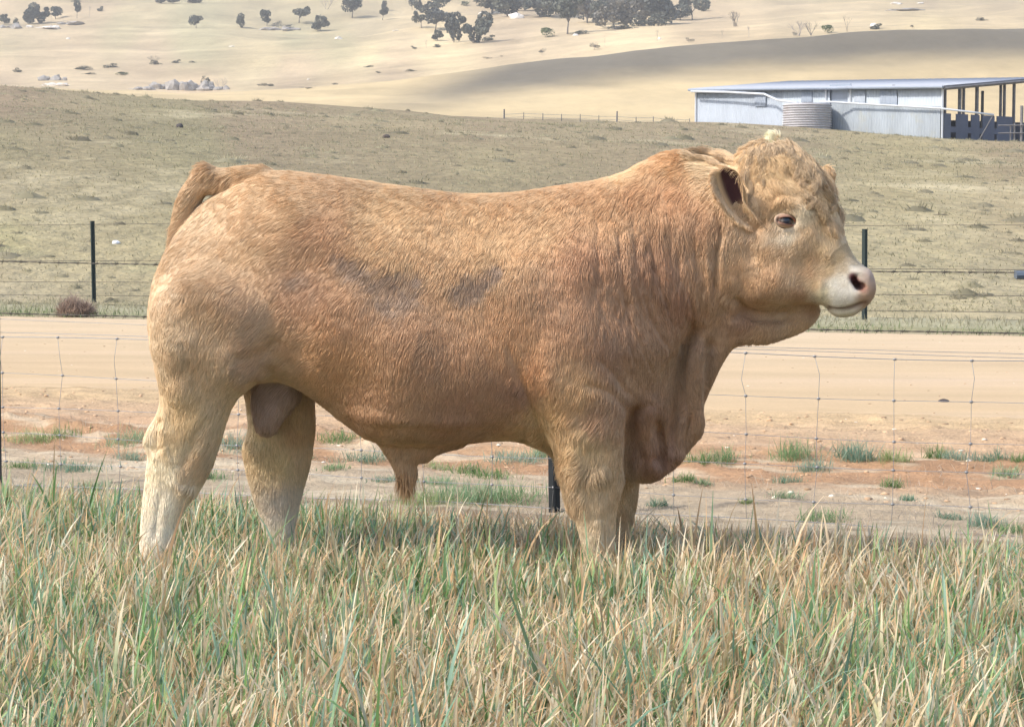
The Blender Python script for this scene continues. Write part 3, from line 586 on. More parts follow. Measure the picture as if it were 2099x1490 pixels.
rock(110, 165, 56, 14, 'scattered grey boulders on the far left above the crest', 3, 8); rock(108, 176, 60, 7, 'pale boulders just above the crest on the far left', 4, 8, m=m_palerock)
rock(335, 183, 76, 19, 'left half of the long low rock ridge above the crest', 5, 12); rock(390, 185, 92, 24, 'right half of the long low rock ridge above the crest', 6, 14); rock(285, 184, 60, 7, 'small rocks trailing left of the long rock ridge', 7, 8)
rock(450, 185, 34, 11, 'dark boulders at the right foot of the rock ridge', 8, 5); rock(575, 62, 70, 8, 'grey boulders under the clump on the green slope', 9, 8)
rock(695, 81, 15, 6, 'single white boulder on the green slope', 10, 1, m=m_palerock); rock(812, 64, 14, 4, 'flat pale stone on the hillside under the slim tree', 11, 1, m=m_palerock)
rock(1000, 30, 36, 9, 'white boulders in front of the central grove', 13, 5, m=m_palerock); rock(1062, 38, 34, 14, 'large pale boulder beside the central grove', 14, 2, m=m_palerock)
rock(1180, 74, 12, 7, 'white stone at the foot of the tall forked tree', 15, 1, m=m_palerock); rock(1265, 60, 18, 9, 'yellowish stone under the right grove', 16, 1, m=m_palerock); rock(1352, 82, 10, 6, 'white stone beside the dead stump', 17, 1, m=m_palerock)
rock(1790, 54, 14, 12, 'white stone behind the round blue grey bush', 18, 1, m=m_palerock); rock(1838, 9, 22, 6, 'white boulder near the top right', 19, 1, m=m_palerock); rock(1886, 8, 12, 6, 'smaller white boulder near the top right', 20, 1, m=m_palerock); rock(1850, 22, 60, 5, 'dark flat rocks near the top right', 21, 5)
rock(632, 164, 6, 5, 'tiny white stone on the sandy flat', 22, 1, m=m_palerock); rock(140, 81, 10, 4, 'pale stone on the far left slope', 23, 1, m=m_palerock); rock(476, 96, 12, 3, 'flat pale stone on the green slope', 24, 1, m=m_palerock)
# ---------------------------------------------------------------- grass
def blades(B, H, lean, az, curl, W, C0, C1, nseg=4, r=rng, flop=None):
    N = len(B); t = np.linspace(0, 1, nseg + 1)[None, :]
    d = np.stack([np.cos(az), np.sin(az)], 1)
    ang = (lean[:, None] + curl[:, None] * t ** 1.5)            # angle from vertical along the blade
    dl = (H / nseg)[:, None]
    hx = np.cumsum(np.sin(ang) * dl, 1) - (np.sin(ang) * dl)[:, :1]; hz = np.cumsum(np.cos(ang) * dl, 1) - (np.cos(ang) * dl)[:, :1]
    Pc = B[:, None, :] + np.stack([hx * d[:, :1], hx * d[:, 1:], hz], -1)
    fa = az + np.pi / 2 + r.normal(0, .5, N)
    tw = fa[:, None] + r.normal(0, .7, N)[:, None] * t
    sd_ = np.stack([np.cos(tw), np.sin(tw), 0 * tw], -1)
    wv_ = (W[:, None] * np.clip(np.minimum(.45 + 2.2 * t, 1.18 * (1.02 - t) ** .6), .04, 1))[..., None] / 2
    L = Pc - sd_ * wv_; Rr = Pc + sd_ * wv_
    V = np.stack([L, Rr], 2).reshape(N, -1, 3)                    # per blade 2*(nseg+1)
    m = 2 * (nseg + 1); k = np.arange(nseg) * 2
    f = np.stack([k, k + 1, k + 3, k + 2], 1)[None] + (np.arange(N) * m)[:, None, None]
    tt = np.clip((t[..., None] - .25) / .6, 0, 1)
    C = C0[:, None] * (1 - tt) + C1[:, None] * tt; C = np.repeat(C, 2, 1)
    return V.reshape(-1, 3), f.reshape(-1, 4), C.reshape(-1, 3)
m_blade = mat('grass_blades', attr=True, rough=.5, spec=.3, trans=.45)
GRN = np.array([(.16, .29, .10), (.22, .37, .17), (.28, .43, .25), (.27, .41, .31), (.19, .33, .23), (.37, .47, .21)])
STR = np.array([(.82, .66, .45), (.76, .58, .36), (.88, .79, .62), (.74, .48, .28), (.68, .47, .27), (.86, .72, .52)])
def crop(n, X, Y, hs_=1.0):
    """n oat plants scattered; each with 3..7 leaves"""
    k = rng.integers(4, 9, n); idx = np.repeat(np.arange(n), k); N = len(idx)
    z = nearZ(X[:, None], (Y + SL * X)[:, None])[:, 0]
    B = np.stack([X[idx] + rng.normal(0, .012, N), Y[idx] + rng.normal(0, .012, N), z[idx] - .01], 1)
    pl = np.stack([X, Y, 0 * X], 1)
    g = noise(pl, 1.1, 91, 2); hN = .75 + .5 * noise(pl, 1.7, 92, 2)
    edge = np.clip((8.25 - (Y + SL * X)) / .9, .0, 1)
    vh = rng.uniform(.6, 1.3, n) * hN * (.28 + .70 * edge + .16 * np.clip((6.4 - Y) / 1.5, 0, 1)) * hs_
    H = vh[idx] * rng.uniform(.07, .205, N) * (1 + .5 * (rng.random(N) < .04))
    dry = rng.random(N) < (.43 - 1.1 * (g[idx] - .5) + .12 * (1 - edge[idx]) + .18 * (rng.random(n) < .25)[idx])
    pg = rng.integers(0, len(GRN), n)[idx]; same = rng.random(N) < .6
    gc = GRN[np.where(same, pg, rng.integers(0, len(GRN), N))]; sc = STR[rng.integers(0, len(STR), N)]
    br = rng.uniform(.6, 1.35, (N, 1))
    half = (rng.random(N) < .42)[:, None]
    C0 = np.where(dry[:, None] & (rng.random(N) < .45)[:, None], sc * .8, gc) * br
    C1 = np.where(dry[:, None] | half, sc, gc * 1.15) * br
    lean = np.abs(rng.normal(.06, .20, N)); curl = np.abs(rng.normal(.25, .55, N)) + .9 * dry * rng.random(N) * (rng.random(N) < .45)
    az = rng.normal(.5, 1.8, N)
    W = rng.uniform(.0055, .0138, N) * (.8 + .4 * rng.random(n))[idx]
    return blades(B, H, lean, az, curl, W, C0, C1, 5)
def wedge(n, y0, y1, mar=.35):
    Yp = np.sqrt(rng.uniform(y0 ** 2, y1 ** 2, n)); u = rng.uniform(-.30, .30, n); X = u * Yp
    X = X + rng.normal(0, .02, n); return X, Yp
X, Y = wedge(24000, 4.3, 8.9)
keep = (Y + SL * X < 8.0 + .35 * (noise(np.stack([X, Y, X * 0], 1), 2.5, 66, 2) - .5)); X, Y = X[keep], Y[keep]
keep = rng.random(len(X)) < np.clip(.45 + .9 * noise(np.stack([X, Y, 0 * X], 1), 2.2, 67, 2), 0, 1) * np.clip((8.6 - Y - SL * X) / .7, .25, 1); X, Y = X[keep], Y[keep]
V, F, C = crop(len(X), X, Y)
g = mesh_np('crop_grass', V, F, m_blade, None, False, C); tag(g, 'knee high green and straw coloured crop grass filling the foreground', 'grass', kind='stuff')
# litter and short understory below the crop
X, Y = wedge(26000, 4.3, 8.7); keep = Y + SL * X < 8.25; X, Y = X[keep], Y[keep]; n = len(X)
z = nearZ(X[:, None], (Y + SL * X)[:, None])[:, 0]
V, F, C = blades(np.stack([X, Y, z + .003], 1), rng.uniform(.05, .14, n), rng.uniform(.5, 1.4, n), rng.uniform(0, 6.28, n), rng.uniform(-.2, .7, n), rng.uniform(.003, .007, n), STR[rng.integers(0, 6, n)] * rng.uniform(.3, .75, (n, 1)), STR[rng.integers(0, 6, n)] * rng.uniform(.4, .9, (n, 1)), 3)
g = mesh_np('straw_litter', V, F, m_blade, None, False, C); tag(g, 'dead straw leaves lying between the crop plants', 'dead grass', kind='stuff')
# verge: grey-straw litter and green tufts on the bare soil beyond the fence
n = 15000; Yp = 8.35 + 3.2 * rng.random(n) ** 1.7; X = rng.uniform(-4.6, 4.6, n); Y = Yp - SL * X
q = noise(np.stack([X * .6, Yp, 0 * X], 1), 4, 81, 3); kp = q > .46 + .05 * (Yp - 8.5); X, Y, Yp = X[kp], Y[kp], Yp[kp]; n = len(X)
z = nearZ(X[:, None], Yp[:, None])[:, 0]
V1 = blades(np.stack([X, Y, z], 1), rng.uniform(.02, .075, n), rng.uniform(.3, 1.5, n), rng.uniform(0, 6.28, n), rng.uniform(-.2, .6, n), rng.uniform(.0015, .004, n), np.array((.50, .43, .35)) * rng.uniform(.7, 1.25, (n, 1)), np.array((.66, .56, .44)) * rng.uniform(.7, 1.2, (n, 1)), 3)
vt = [(60, 893, 60, 1.), (115, 893, 40, 1.), (150, 955, 70, .8), (45, 955, 40, .7), (265, 905, 55, 1.2), (270, 930, 30, 1.), (195, 995, 35, .9), (480, 915, 40, 1.3), (430, 978, 30, .9), (690, 908, 40, 1.), (745, 930, 60, 1.1), (685, 965, 30, .6), (800, 985, 40, .6), (960, 965, 40, 1.), (1060, 938, 60, 1.1), (1110, 930, 30, 1.), (1010, 975, 50, .8), (900, 950, 30, .8), (950, 1030, 90, 1.5), (1040, 1030, 70, 1.4), (870, 1035, 80, 1.2), (900, 990, 40, .8),
      (1440, 948, 45, 1.1), (1480, 945, 35, 1.2), (1405, 990, 30, .7), (1440, 990, 20, .6), (1625, 945, 45, 1.7), (1665, 960, 35, 1.2), (1740, 945, 35, 1.6), (1765, 950, 35, 1.5), (1830, 955, 35, 1.1), (1920, 945, 30, 1.2), (1960, 950, 35, .9), (2030, 955, 35, .9), (1690, 1062, 50, .9), (1615, 988, 30, .7), (1610, 1015, 30, .7), (1830, 1000, 25, .8), (1860, 1022, 15, .5), (1950, 1055, 30, .5), (2020, 1080, 35, 1.0), (2080, 1090, 40, .7), (2060, 975, 30, .9), (1350, 1035, 22, .7), (560, 990, 15, .6), (1530, 1030, 15, .5), (2095, 960, 30, .8),
      (-60, 920, 60, 1), (-150, 940, 60, 1), (2180, 960, 60, 1), (2300, 990, 60, 1), (600, 925, 40, .8), (1210, 950, 60, 1.0)]
Bs = []; Hs = []; gx = []
for px, py, wp, hh in vt:
    c = Gd(px, py); s = FPX / c[1]; k = int(60 + wp * 4.2)
    bx = c[0] + rng.normal(0, wp / s * .5, k); by = c[1] + rng.normal(0, wp / s * .45, k); Bs.append(np.stack([bx, by], 1)); Hs.append(rng.uniform(.035, .085, k) * hh); gx.append(np.full(k, rng.integers(0, 6)))
Bs = np.concatenate(Bs); Hs = np.concatenate(Hs); gx = np.concatenate(gx); n = len(Bs); z = nearZ(Bs[:, :1], Bs[:, 1:] + SL * Bs[:, :1])[:, 0]
dryv = (rng.random(n) < .22)[:, None]
V2 = blades(np.column_stack([Bs, z - .004]), Hs, rng.uniform(0, .9, n), rng.uniform(0, 6.28, n), rng.uniform(0, .9, n), rng.uniform(.002, .0045, n), np.where(dryv, (.5, .42, .28), GRN[gx] * .85), np.where(dryv, (.6, .5, .36), GRN[gx] * rng.uniform(.8, 1.3, (n, 1))), 3)
def joinB(*a):
    V = []; F = []; C = []; o = 0
    for v, f, c in a: V.append(v); F.append(f + o); C.append(c); o += len(v)
    return np.concatenate(V), np.concatenate(F), np.concatenate(C)
V, F, C = joinB(V1, V2); g = mesh_np('verge_grass', V, F, m_blade, None, False, C); tag(g, 'sparse green tufts and grey straw on the bare red soil beside the road', 'grass', kind='stuff')
# clods and pebbles in the loose edge of the road
import bmesh
bm = bmesh.new(); bmesh.ops.create_icosphere(bm, subdivisions=1, radius=1); iv = np.array([tuple(v.co) for v in bm.verts]); ifc = np.array([[v.index for v in f.verts] for f in bm.faces]); bm.free()
def lumps(n, X, Y, z, S, cols_, flat=.6, sd=3):
    r = np.random.default_rng(sd); v = iv[None] * (1 + r.uniform(-.3, .3, (n, len(iv), 1))) * (S[:, None] * np.stack([r.uniform(.7, 1.5, n), r.uniform(.6, 1.1, n), r.uniform(.4, 1., n) * flat], 1))[:, None, :]
    v = v + np.stack([X, Y, z], 1)[:, None]; f = ifc[None] + (np.arange(n) * len(iv))[:, None, None]
    return v.reshape(-1, 3), f.reshape(-1, 3), np.repeat(cols_, len(iv), 0)
n = 3600; Yp = np.concatenate([rng.uniform(9.6, 13.6, n - 700), rng.uniform(13.6, 22.5, 700)]); X = rng.uniform(-5, 5, n) * np.where(Yp > 14, 1.4, 1); z = nearZ(X[:, None], Yp[:, None])[:, 0]
S = np.minimum(rng.exponential(.006, n) + .003, .016); S = np.where(Yp > 13.8, np.minimum(S, .010), S)
cc = np.array((.52, .36, .23)) * rng.uniform(.6, 1.35, (n, 1)); cc[rng.random(n) < .06] = (.85, .78, .66)
V, F, C = lumps(n, X, Yp - SL * X, z, S, cc); m_clod = mat('clods', attr=True, rough=.95)
g = mesh_np('dirt_clods', V, F, m_clod, None, True, C); tag(g, 'loose clods and pebbles along the edge of the dirt road', 'gravel', kind='stuff')
# single dark stone on the road
def stone(px, py, wp, hp, col, lab, nm='stone', seed=1, base=None):
    c = Gd(px, py) if base is None else base; s = FPX / c[1]
    bm = bmesh.new(); bmesh.ops.create_icosphere(bm, subdivisions=3, radius=1); v = np.array([tuple(q.co) for q in bm.verts]); f = [tuple(q.index for q in ff_.verts) for ff_ in bm.faces]; bm.free()
    v = v * (1 + .6 * (noise(v + seed, 1.7, seed, 3) - .5))[:, None] * np.array([wp / s / 2, wp / s / 2.5, hp / s * .7])
    o = mesh_np(nm, v, f, mat(nm + '_surface', col, rough=.9, noisy=[(30, .7, 1.3)])); o.location = (c[0], c[1], c[2] + .2 * hp / s); tag(o, lab, 'stone'); return o
stone(1935, 824, 20, 7, (.07, .06, .06), 'dark flat stone lying on the dirt road')
cs = hit(238, 500, 30., 60.); stone(0, 0, 17, 8, (.8, .82, .86), 'white stone in the pasture between the far fence and the bull', base=cs, seed=4, nm='white_stone')
ch = hit(368, 262, 60., 140.); stone(0, 0, 14, 10, (.10, .09, .09), 'small dark stump standing in the upper pasture left of the bull', base=ch, seed=6, nm='stump')
ch = hit(792, 283, 60., 140.); stone(0, 0, 16, 8, (.12, .10, .09), 'small dark lump in the upper pasture above the back of the bull', base=ch, seed=8, nm='stump')
# dead weed heap behind the far fence
c = Gd(143, 652); n = 2600; a = rng.uniform(0, 6.28, n); rr = np.sqrt(rng.random(n)) * .22; px_ = c[0] + rr * np.cos(a) * 1.1; py_ = c[1] + .4 + rr * np.sin(a)
zz_ = .17 * rng.random(n) * (1 - (rr / .22) ** 2) ** .5 * (1 + .35 * (px_ < c[0]))
brn = np.array((.34, .26, .21)) * rng.uniform(.6, 1.5, (n, 1))
V, F, C = blades(np.stack([px_, py_, zz_], 1), rng.uniform(.05, .16, n), rng.uniform(.2, 1.6, n), rng.uniform(0, 6.28, n), rng.uniform(0, .8, n), rng.uniform(.004, .012, n), brn, brn * 1.3, 3)
g = mesh_np('dead_weed_clump', V, F, m_blade, None, False, C); tag(g, 'brown heap of dead weeds at the foot of the left far fence post', 'weeds')
# grass strip by the road and pasture tufts
n = 26000; Yp = 23.2 + 3.6 * rng.random(n) ** 1.0; X = rng.uniform(-11, 11, n); qn = noise(np.stack([X * .5, Yp, 0 * X], 1), 1.6, 55, 3)
kp = (rng.random(n) < np.where(Yp < 24.6, np.clip((qn - .35) * 4, .05, 1), .5)); X, Yp, qn = X[kp], Yp[kp], qn[kp]; n = len(X); Y = Yp - SL * X
z = nearZ(X[:, None], Yp[:, None])[:, 0]; gg = np.clip((25.2 - Yp) / 1.2, 0, 1)[:, None] * (rng.random((n, 1)) < .75)
c0 = gg * np.array((.17, .22, .10)) + (1 - gg) * np.array((.36, .33, .22)); c0 = c0 * rng.uniform(.75, 1.3, (n, 1))
Va = blades(np.stack([X, Y, z - .01], 1), rng.uniform(.03, .12, n), rng.uniform(0, .8, n), rng.uniform(0, 6.28, n), rng.uniform(0, .7, n), rng.uniform(.008, .016, n), c0, c0 * 1.25, 2)
n = 85000; Y = 26.5 + 95 * rng.random(n) ** 1.9; u = rng.uniform(-.30, .30, n); X = u * (Y + 4); kp = (Y + SL * X * np.clip(1 - (Y - 20) / 60, 0, 1)) > 26.4; X, Y = X[kp], Y[kp]; n = len(X)
z = T(X, Y); q = noise(np.stack([X * .5, Y, 0 * X], 1), .5, 57, 3)[:, None]
c0 = (np.array((.40, .36, .245)) * (1 - q) + np.array((.25, .25, .14)) * q) * rng.uniform(.75, 1.3, (n, 1)); sc_ = (Y / 40) ** .6
Vb = blades(np.stack([X, Y, z - .01], 1), rng.uniform(.03, .085, n) * sc_, rng.uniform(.2, 1.2, n), rng.uniform(0, 6.28, n), rng.uniform(0, .7, n), rng.uniform(.012, .03, n) * sc_, c0, c0 * 1.2, 2)
V, F, C = joinB(Va, Vb); g = mesh_np('pasture_tufts', V, F, m_blade, None, False, C); tag(g, 'short grey green grass covering the pasture beyond the road', 'grass', kind='stuff')
# tussock mounds
n = 850; Y = 27.5 + 112 * rng.random(n) ** 1.15; u = rng.uniform(-.30, .30, n); X = u * (Y + 4); z = T(X, Y)
nv = 9; r_ = np.minimum(rng.exponential(.08, n) + .07, .32); r_ *= (Y / 60) ** .3; hgt = r_ * rng.uniform(.15, .42, n) * rng.choice([1, 1, 1.4], n)
a = np.linspace(0, 2 * np.pi, nv, endpoint=False)[None] + rng.uniform(0, 1, (n, 1)); Vt = []; 
ring = lambda s, h, jit: np.stack([X[:, None] + np.cos(a) * (r_ * s)[:, None] * 1.5 * rng.uniform(1 - jit, 1 + jit, a.shape), Y[:, None] + np.sin(a) * (r_ * s)[:, None] * rng.uniform(1 - jit, 1 + jit, a.shape), (z + h)[:, None] + rng.normal(0, .06, a.shape) * hgt[:, None]], -1)
R0 = ring(1.0, -.04, .3); R1 = ring(.6, hgt * .5, .35); R2 = ring(.2, hgt, .6)
V = np.concatenate([R0, R1, R2], 1); k = np.arange(nv); kn = (k + 1) % nv
f = np.concatenate([np.stack([k, kn, kn + nv, k + nv], 1), np.stack([k + nv, kn + nv, kn + 2 * nv, k + 2 * nv], 1)]); F = (f[None] + (np.arange(n) * 3 * nv)[:, None, None]).reshape(-1, 4)
c0 = np.where(rng.random((n, 1)) < .5, (.36, .325, .225), (.41, .375, .25)) * rng.uniform(.75, 1.2, (n, 1))
V = V.reshape(-1, 3); C = np.repeat(c0, 3 * nv, 0)
n = 16000; t_ = rng.integers(0, 850, n); ha = rng.uniform(0, 6.28, n); hr = rng.random(n) ** .7
Vc = blades(np.stack([X[t_] + np.cos(ha) * hr * r_[t_] * 1.2, Y[t_] + np.sin(ha) * hr * r_[t_] * .8, z[t_] + hgt[t_] * (1 - hr) * .8], 1), r_[t_] * rng.uniform(.3, .8, n), rng.uniform(.1, 1.0, n), ha, rng.uniform(0, .6, n), r_[t_] * .13, c0[t_] * rng.uniform(.8, 1.25, (n, 1)), c0[t_] * rng.uniform(1., 1.5, (n, 1)), 2)
V, F, C = joinB((V, F, C), Vc)
g = mesh_np('grass_tussocks', V, F, m_blade, None, True, C); tag(g, 'low dull tussocks scattered over the rising pasture', 'grass', kind='stuff')
# ---------------------------------------------------------------- the bull
BY = 7.0; h = .0056
x0, x1, zb0, zb1, v0, v1 = -1.34, 1.30, -.03, 1.56, -.45, .45
gx = np.arange(x0, x1, h, dtype=np.float32); gz = np.arange(zb0, zb1, h, dtype=np.float32); gv = np.arange(v0, v1, h, dtype=np.float32)
GX, GZ = np.meshgrid(gx, gz, indexing='ij')
def cat_rom(p, n=5, closed=True):
    p = np.array(p, float); q = []; N = len(p)
    for i in range(N if closed else N - 1):
        a, b_, c_, d = (p[(i - 1) % N], p[i], p[(i + 1) % N], p[(i + 2) % N]) if closed else (p[max(i - 1, 0)], p[i], p[i + 1], p[min(i + 2, N - 1)])
        for k in range(n):
            t = k / n; q.append(.5 * (2 * b_ + (c_ - a) * t + (2 * a - 5 * b_ + 4 * c_ - d) * t * t + (3 * b_ - a - 3 * c_ + d) * t ** 3))
    if not closed: q.append(p[-1])
    return np.array(q)
def blur(a, s):
    n = int(3 * s) + 1; k = np.exp(-.5 * (np.arange(-n, n + 1) / s) ** 2); k /= k.sum(); k = k.astype(np.float32)
    for ax in (0, 1):
        p = np.pad(a, [(n, n) if i == ax else (0, 0) for i in (0, 1)], 'edge'); a = sum(k[j] * (p[j:j + a.shape[0], :] if ax == 0 else p[:, j:j + a.shape[1]]) for j in range(2 * n + 1))
    return a
def w2p(X, Z, v=0.): return proj(np.stack([X, 0 * X + BY + v, Z], -1))
GPX, GPY = w2p(GX, GZ)
def sdf2(poly, vc=0., smooth=True):
    p = cat_rom(poly) if smooth else np.array(poly, float)
    vv = vc(p[:, 0]) if callable(vc) else vc
    w3 = P(p[:, 0], p[:, 1], BY + vv + 0 * p[:, 0]); q = np.stack([w3[0], w3[2]], 1)
    xa, xb, za, zb = q[:, 0].min() - .16, q[:, 0].max() + .16, q[:, 1].min() - .16, q[:, 1].max() + .16
    i0, i1 = np.searchsorted(gx, [xa, xb]); j0, j1 = np.searchsorted(gz, [za, zb])
    X = GX[i0:i1, j0:j1]; Z = GZ[i0:i1, j0:j1]; D = np.full(X.shape, 9., np.float32); ins = np.zeros(X.shape, bool)
    for k in range(len(q)):
        a = q[k]; b_ = q[(k + 1) % len(q)]; e = b_ - a; L2 = (e ** 2).sum() + 1e-12
        t = np.clip(((X - a[0]) * e[0] + (Z - a[1]) * e[1]) / L2, 0, 1)
        D = np.minimum(D, (X - a[0] - t * e[0]) ** 2 + (Z - a[1] - t * e[1]) ** 2)
        c = (a[1] > Z) != (b_[1] > Z); xi = a[0] + (Z - a[1]) * e[0] / (e[1] if abs(e[1]) > 1e-9 else 1e-9); ins ^= c & (X < xi)
    D = np.sqrt(D); return np.where(ins, D, -D).astype(np.float32), (i0, i1, j0, j1)
def stroke_d(pts, PX, PY):
    p = cat_rom(pts, 6, False); D = np.full(len(PX), 1e9); tt = np.zeros(len(PX))
    for k in range(len(p) - 1):
        e = p[k + 1] - p[k]; t = np.clip(((PX - p[k][0]) * e[0] + (PY - p[k][1]) * e[1]) / ((e ** 2).sum() + 1e-9), 0, 1)
        d = (PX - p[k][0] - t * e[0]) ** 2 + (PY - p[k][1] - t * e[1]) ** 2; m = d < D; D[m] = d[m]; tt[m] = (k + t[m]) / (len(p) - 1)
    return np.sqrt(D), tt
FLD = np.full((len(gx), len(gz), len(gv)), .2, np.float32)
def add_part(poly, W, Rr, vc=0., n=2., k=.03, shrink=.005, wr=70, bl=2., deep=9., wb=5., val=()):
    D, (i0, i1, j0, j1) = sdf2(poly, vc); D = D - shrink
    D = blur(D, bl); Dd = blur(D, deep); w_ = np.clip(D / Rr, 0, 1); D = D * (1 - w_) + Dd * w_
    px = GPX[i0:i1, j0:j1]; py = GPY[i0:i1, j0:j1]
    Wm = (scatter(px, py, W, wr)[..., 0] if isinstance(W, list) else np.full(D.shape, W)).astype(np.float32)
    Wm = blur(Wm, wb)
    for pts_, wd_, am_ in val: dd_, tt_ = stroke_d(pts_, px.ravel(), py.ravel()); Wm = (Wm * (1 - am_ * np.exp(-(dd_.reshape(px.shape) / wd_) ** 2) * sm(-.05, .2, np.minimum(tt_, 1 - tt_)).reshape(px.shape))).astype(np.float32)
    vcm = (vc(px) if callable(vc) else np.full(D.shape, vc)).astype(np.float32)
    e = np.clip(1 - D / Rr, 0, 3)
    a = gv[None, None, :]; va = np.abs(a - vcm[..., None]) / Wm[..., None]
    F = (e[..., None] ** n + va ** n) ** (1. / n) - 1
    F *= np.minimum(Wm, Rr)[..., None]
    A_ = FLD[i0:i1, j0:j1]; hh = np.clip(.5 + .5 * (F - A_) / k, 0, 1)
    FLD[i0:i1, j0:j1] = F * (1 - hh) + A_ * hh - k * hh * (1 - hh)
TRUNK = [(545, 350), (600, 350), (700, 362), (800, 376), (900, 390), (960, 395), (1050, 392), (1150, 378), (1230, 365), (1280, 349), (1330, 325), (1385, 308), (1440, 318), (1490, 332), (1540, 345),
         (1600, 400), (1620, 480), (1640, 560), (1670, 610), (1688, 632), (1684, 652), (1658, 678), (1620, 694), (1570, 709), (1520, 709), (1497, 725), (1477, 758), (1458, 800), (1443, 845), (1438, 890), (1412, 928), (1384, 962),
         (1335, 990), (1285, 986), (1230, 978), (1170, 962), (1128, 932), (1095, 915), (1050, 904), (1000, 905), (930, 912), (850, 914), (780, 908), (740, 893), (700, 864), (650, 824), (605, 795), (560, 783), (515, 790),
         (450, 810), (385, 800), (330, 770), (308, 715), (303, 650), (309, 600), (322, 555), (345, 505), (372, 465), (400, 428), (435, 400), (485, 374)]
TW = [(420, 430, .10), (480, 410, .17), (430, 520, .235), (360, 600, .22), (340, 700, .20), (450, 640, .29), (420, 760, .26), (520, 440, .25), (560, 400, .22), (600, 480, .30), (600, 620, .30), (560, 720, .26), (650, 720, .31), (700, 420, .24), (700, 500, .31), (700, 650, .35), (800, 430, .22), (800, 550, .33), (850, 700, .375), (850, 850, .33), (700, 820, .27),
      (950, 450, .22), (950, 580, .34), (1000, 720, .37), (1000, 860, .32), (1050, 450, .22), (1080, 600, .345), (1100, 750, .34), (1130, 870, .27), (1180, 420, .22), (1180, 550, .32), (1180, 680, .365), (1190, 800, .34), (1260, 420, .19), (1270, 560, .295), (1270, 700, .33), (1260, 820, .28),
      (1340, 380, .13), (1350, 480, .21), (1350, 600, .255), (1335, 720, .27), (1330, 820, .18), (1330, 920, .13), (1260, 930, .17), (1420, 380, .13), (1420, 480, .175), (1430, 600, .175), (1375, 700, .20), (1405, 700, .10), (1440, 690, .10), (1370, 770, .17), (1400, 780, .065), (1430, 780, .07), (1375, 850, .10), (1400, 890, .07), (1430, 850, .05), (1480, 420, .15), (1500, 520, .14), (1470, 620, .12), (1500, 650, .07), (1470, 720, .055), (1560, 560, .10), (1560, 650, .045), (1560, 690, .045), (1620, 640, .04), (1620, 680, .04), (1670, 650, .03)]
def neckv(px): return -.085 * sm(1330, 1560, px)
add_part(TRUNK, TW, .25, neckv, n=2.25, k=.02, wr=60, bl=2.5, deep=14, wb=9., val=[([(1422, 650), (1408, 705), (1396, 760), (1388, 815), (1382, 865), (1376, 930)], 18, .62), ([(1346, 850), (1354, 910), (1362, 975)], 9, .35), ([(1296, 810), (1290, 880), (1284, 980)], 12, .30), ([(1490, 640), (1550, 642), (1620, 642), (1690, 640)], 13, .5), ([(1428, 690), (1426, 780), (1430, 905)], 11, -.55), ([(1404, 820), (1398, 880), (1392, 950)], 8, -.4), ([(1452, 690), (1448, 760), (1440, 830)], 9, .3), ([(1330, 820), (1330, 890), (1338, 970)], 11, -.22)])
def cheap(f): return f
# near hind leg
NH = [(470, 560), (545, 610), (575, 680), (560, 740), (520, 790), (490, 818), (470, 855), (455, 905), (438, 955), (412, 1003), (384, 1042), (366, 1085), (358, 1130), (352, 1170), (362, 1202), (352, 1215), (285, 1215), (276, 1190), (284, 1150), (283, 1110), (286, 1060), (291, 1010), (297, 960), (300, 930), (292, 907), (300, 880), (318, 850), (326, 815), (318, 765), (309, 700), (312, 620), (360, 560), (410, 545)]
add_part(NH, [(450, 600, .15), (400, 700, .15), (480, 700, .14), (400, 780, .115), (440, 830, .09), (370, 850, .075), (330, 900, .05), (380, 930, .062), (400, 990, .055), (330, 1000, .048), (325, 1080, .043), (320, 1150, .045), (320, 1200, .05)], .10, -.17, n=2.1, k=.05, wr=50)
FH = [(500, 700), (600, 700), (640, 780), (648, 850), (645, 905), (638, 955), (624, 1005), (612, 1055), (608, 1100), (606, 1150), (618, 1195), (610, 1212), (556, 1212), (552, 1180), (550, 1140), (543, 1105), (532, 1065), (518, 1025), (506, 985), (498, 945), (496, 912), (506, 878), (502, 830), (494, 780)]
add_part(FH, [(550, 740, .13), (570, 820, .095), (570, 900, .075), (565, 980, .058), (575, 1080, .045), (580, 1200, .05)], .09, .17, n=2.1, k=.03, wr=50)
NFR = [(1110, 620), (1200, 600), (1262, 680), (1285, 760), (1292, 830), (1290, 890), (1284, 950), (1278, 1000), (1266, 1050), (1262, 1100), (1262, 1150), (1275, 1195), (1266, 1216), (1198, 1216), (1192, 1190), (1196, 1150), (1188, 1105), (1176, 1065), (1158, 1030), (1146, 985), (1136, 940), (1124, 900), (1104, 850), (1084, 790), (1082, 700)]
add_part(NFR, [(1180, 680, .12), (1190, 780, .125), (1200, 850, .105), (1210, 920, .08), (1215, 1000, .066), (1220, 1060, .054), (1225, 1120, .046), (1230, 1200, .055)], .10, -.205, n=2.1, k=.035, wr=50)
FFR = [(1180, 800), (1290, 800), (1312, 880), (1313, 960), (1312, 1005), (1306, 1045), (1296, 1080), (1286, 1110), (1284, 1150), (1294, 1190), (1288, 1208), (1228, 1208), (1226, 1180), (1232, 1140), (1230, 1090), (1218, 1040), (1200, 980), (1180, 900)]
add_part(FFR, [(1240, 850, .11), (1250, 950, .08), (1260, 1050, .058), (1255, 1120, .046), (1255, 1200, .055)], .09, .17, n=2.1, k=.03, wr=50)
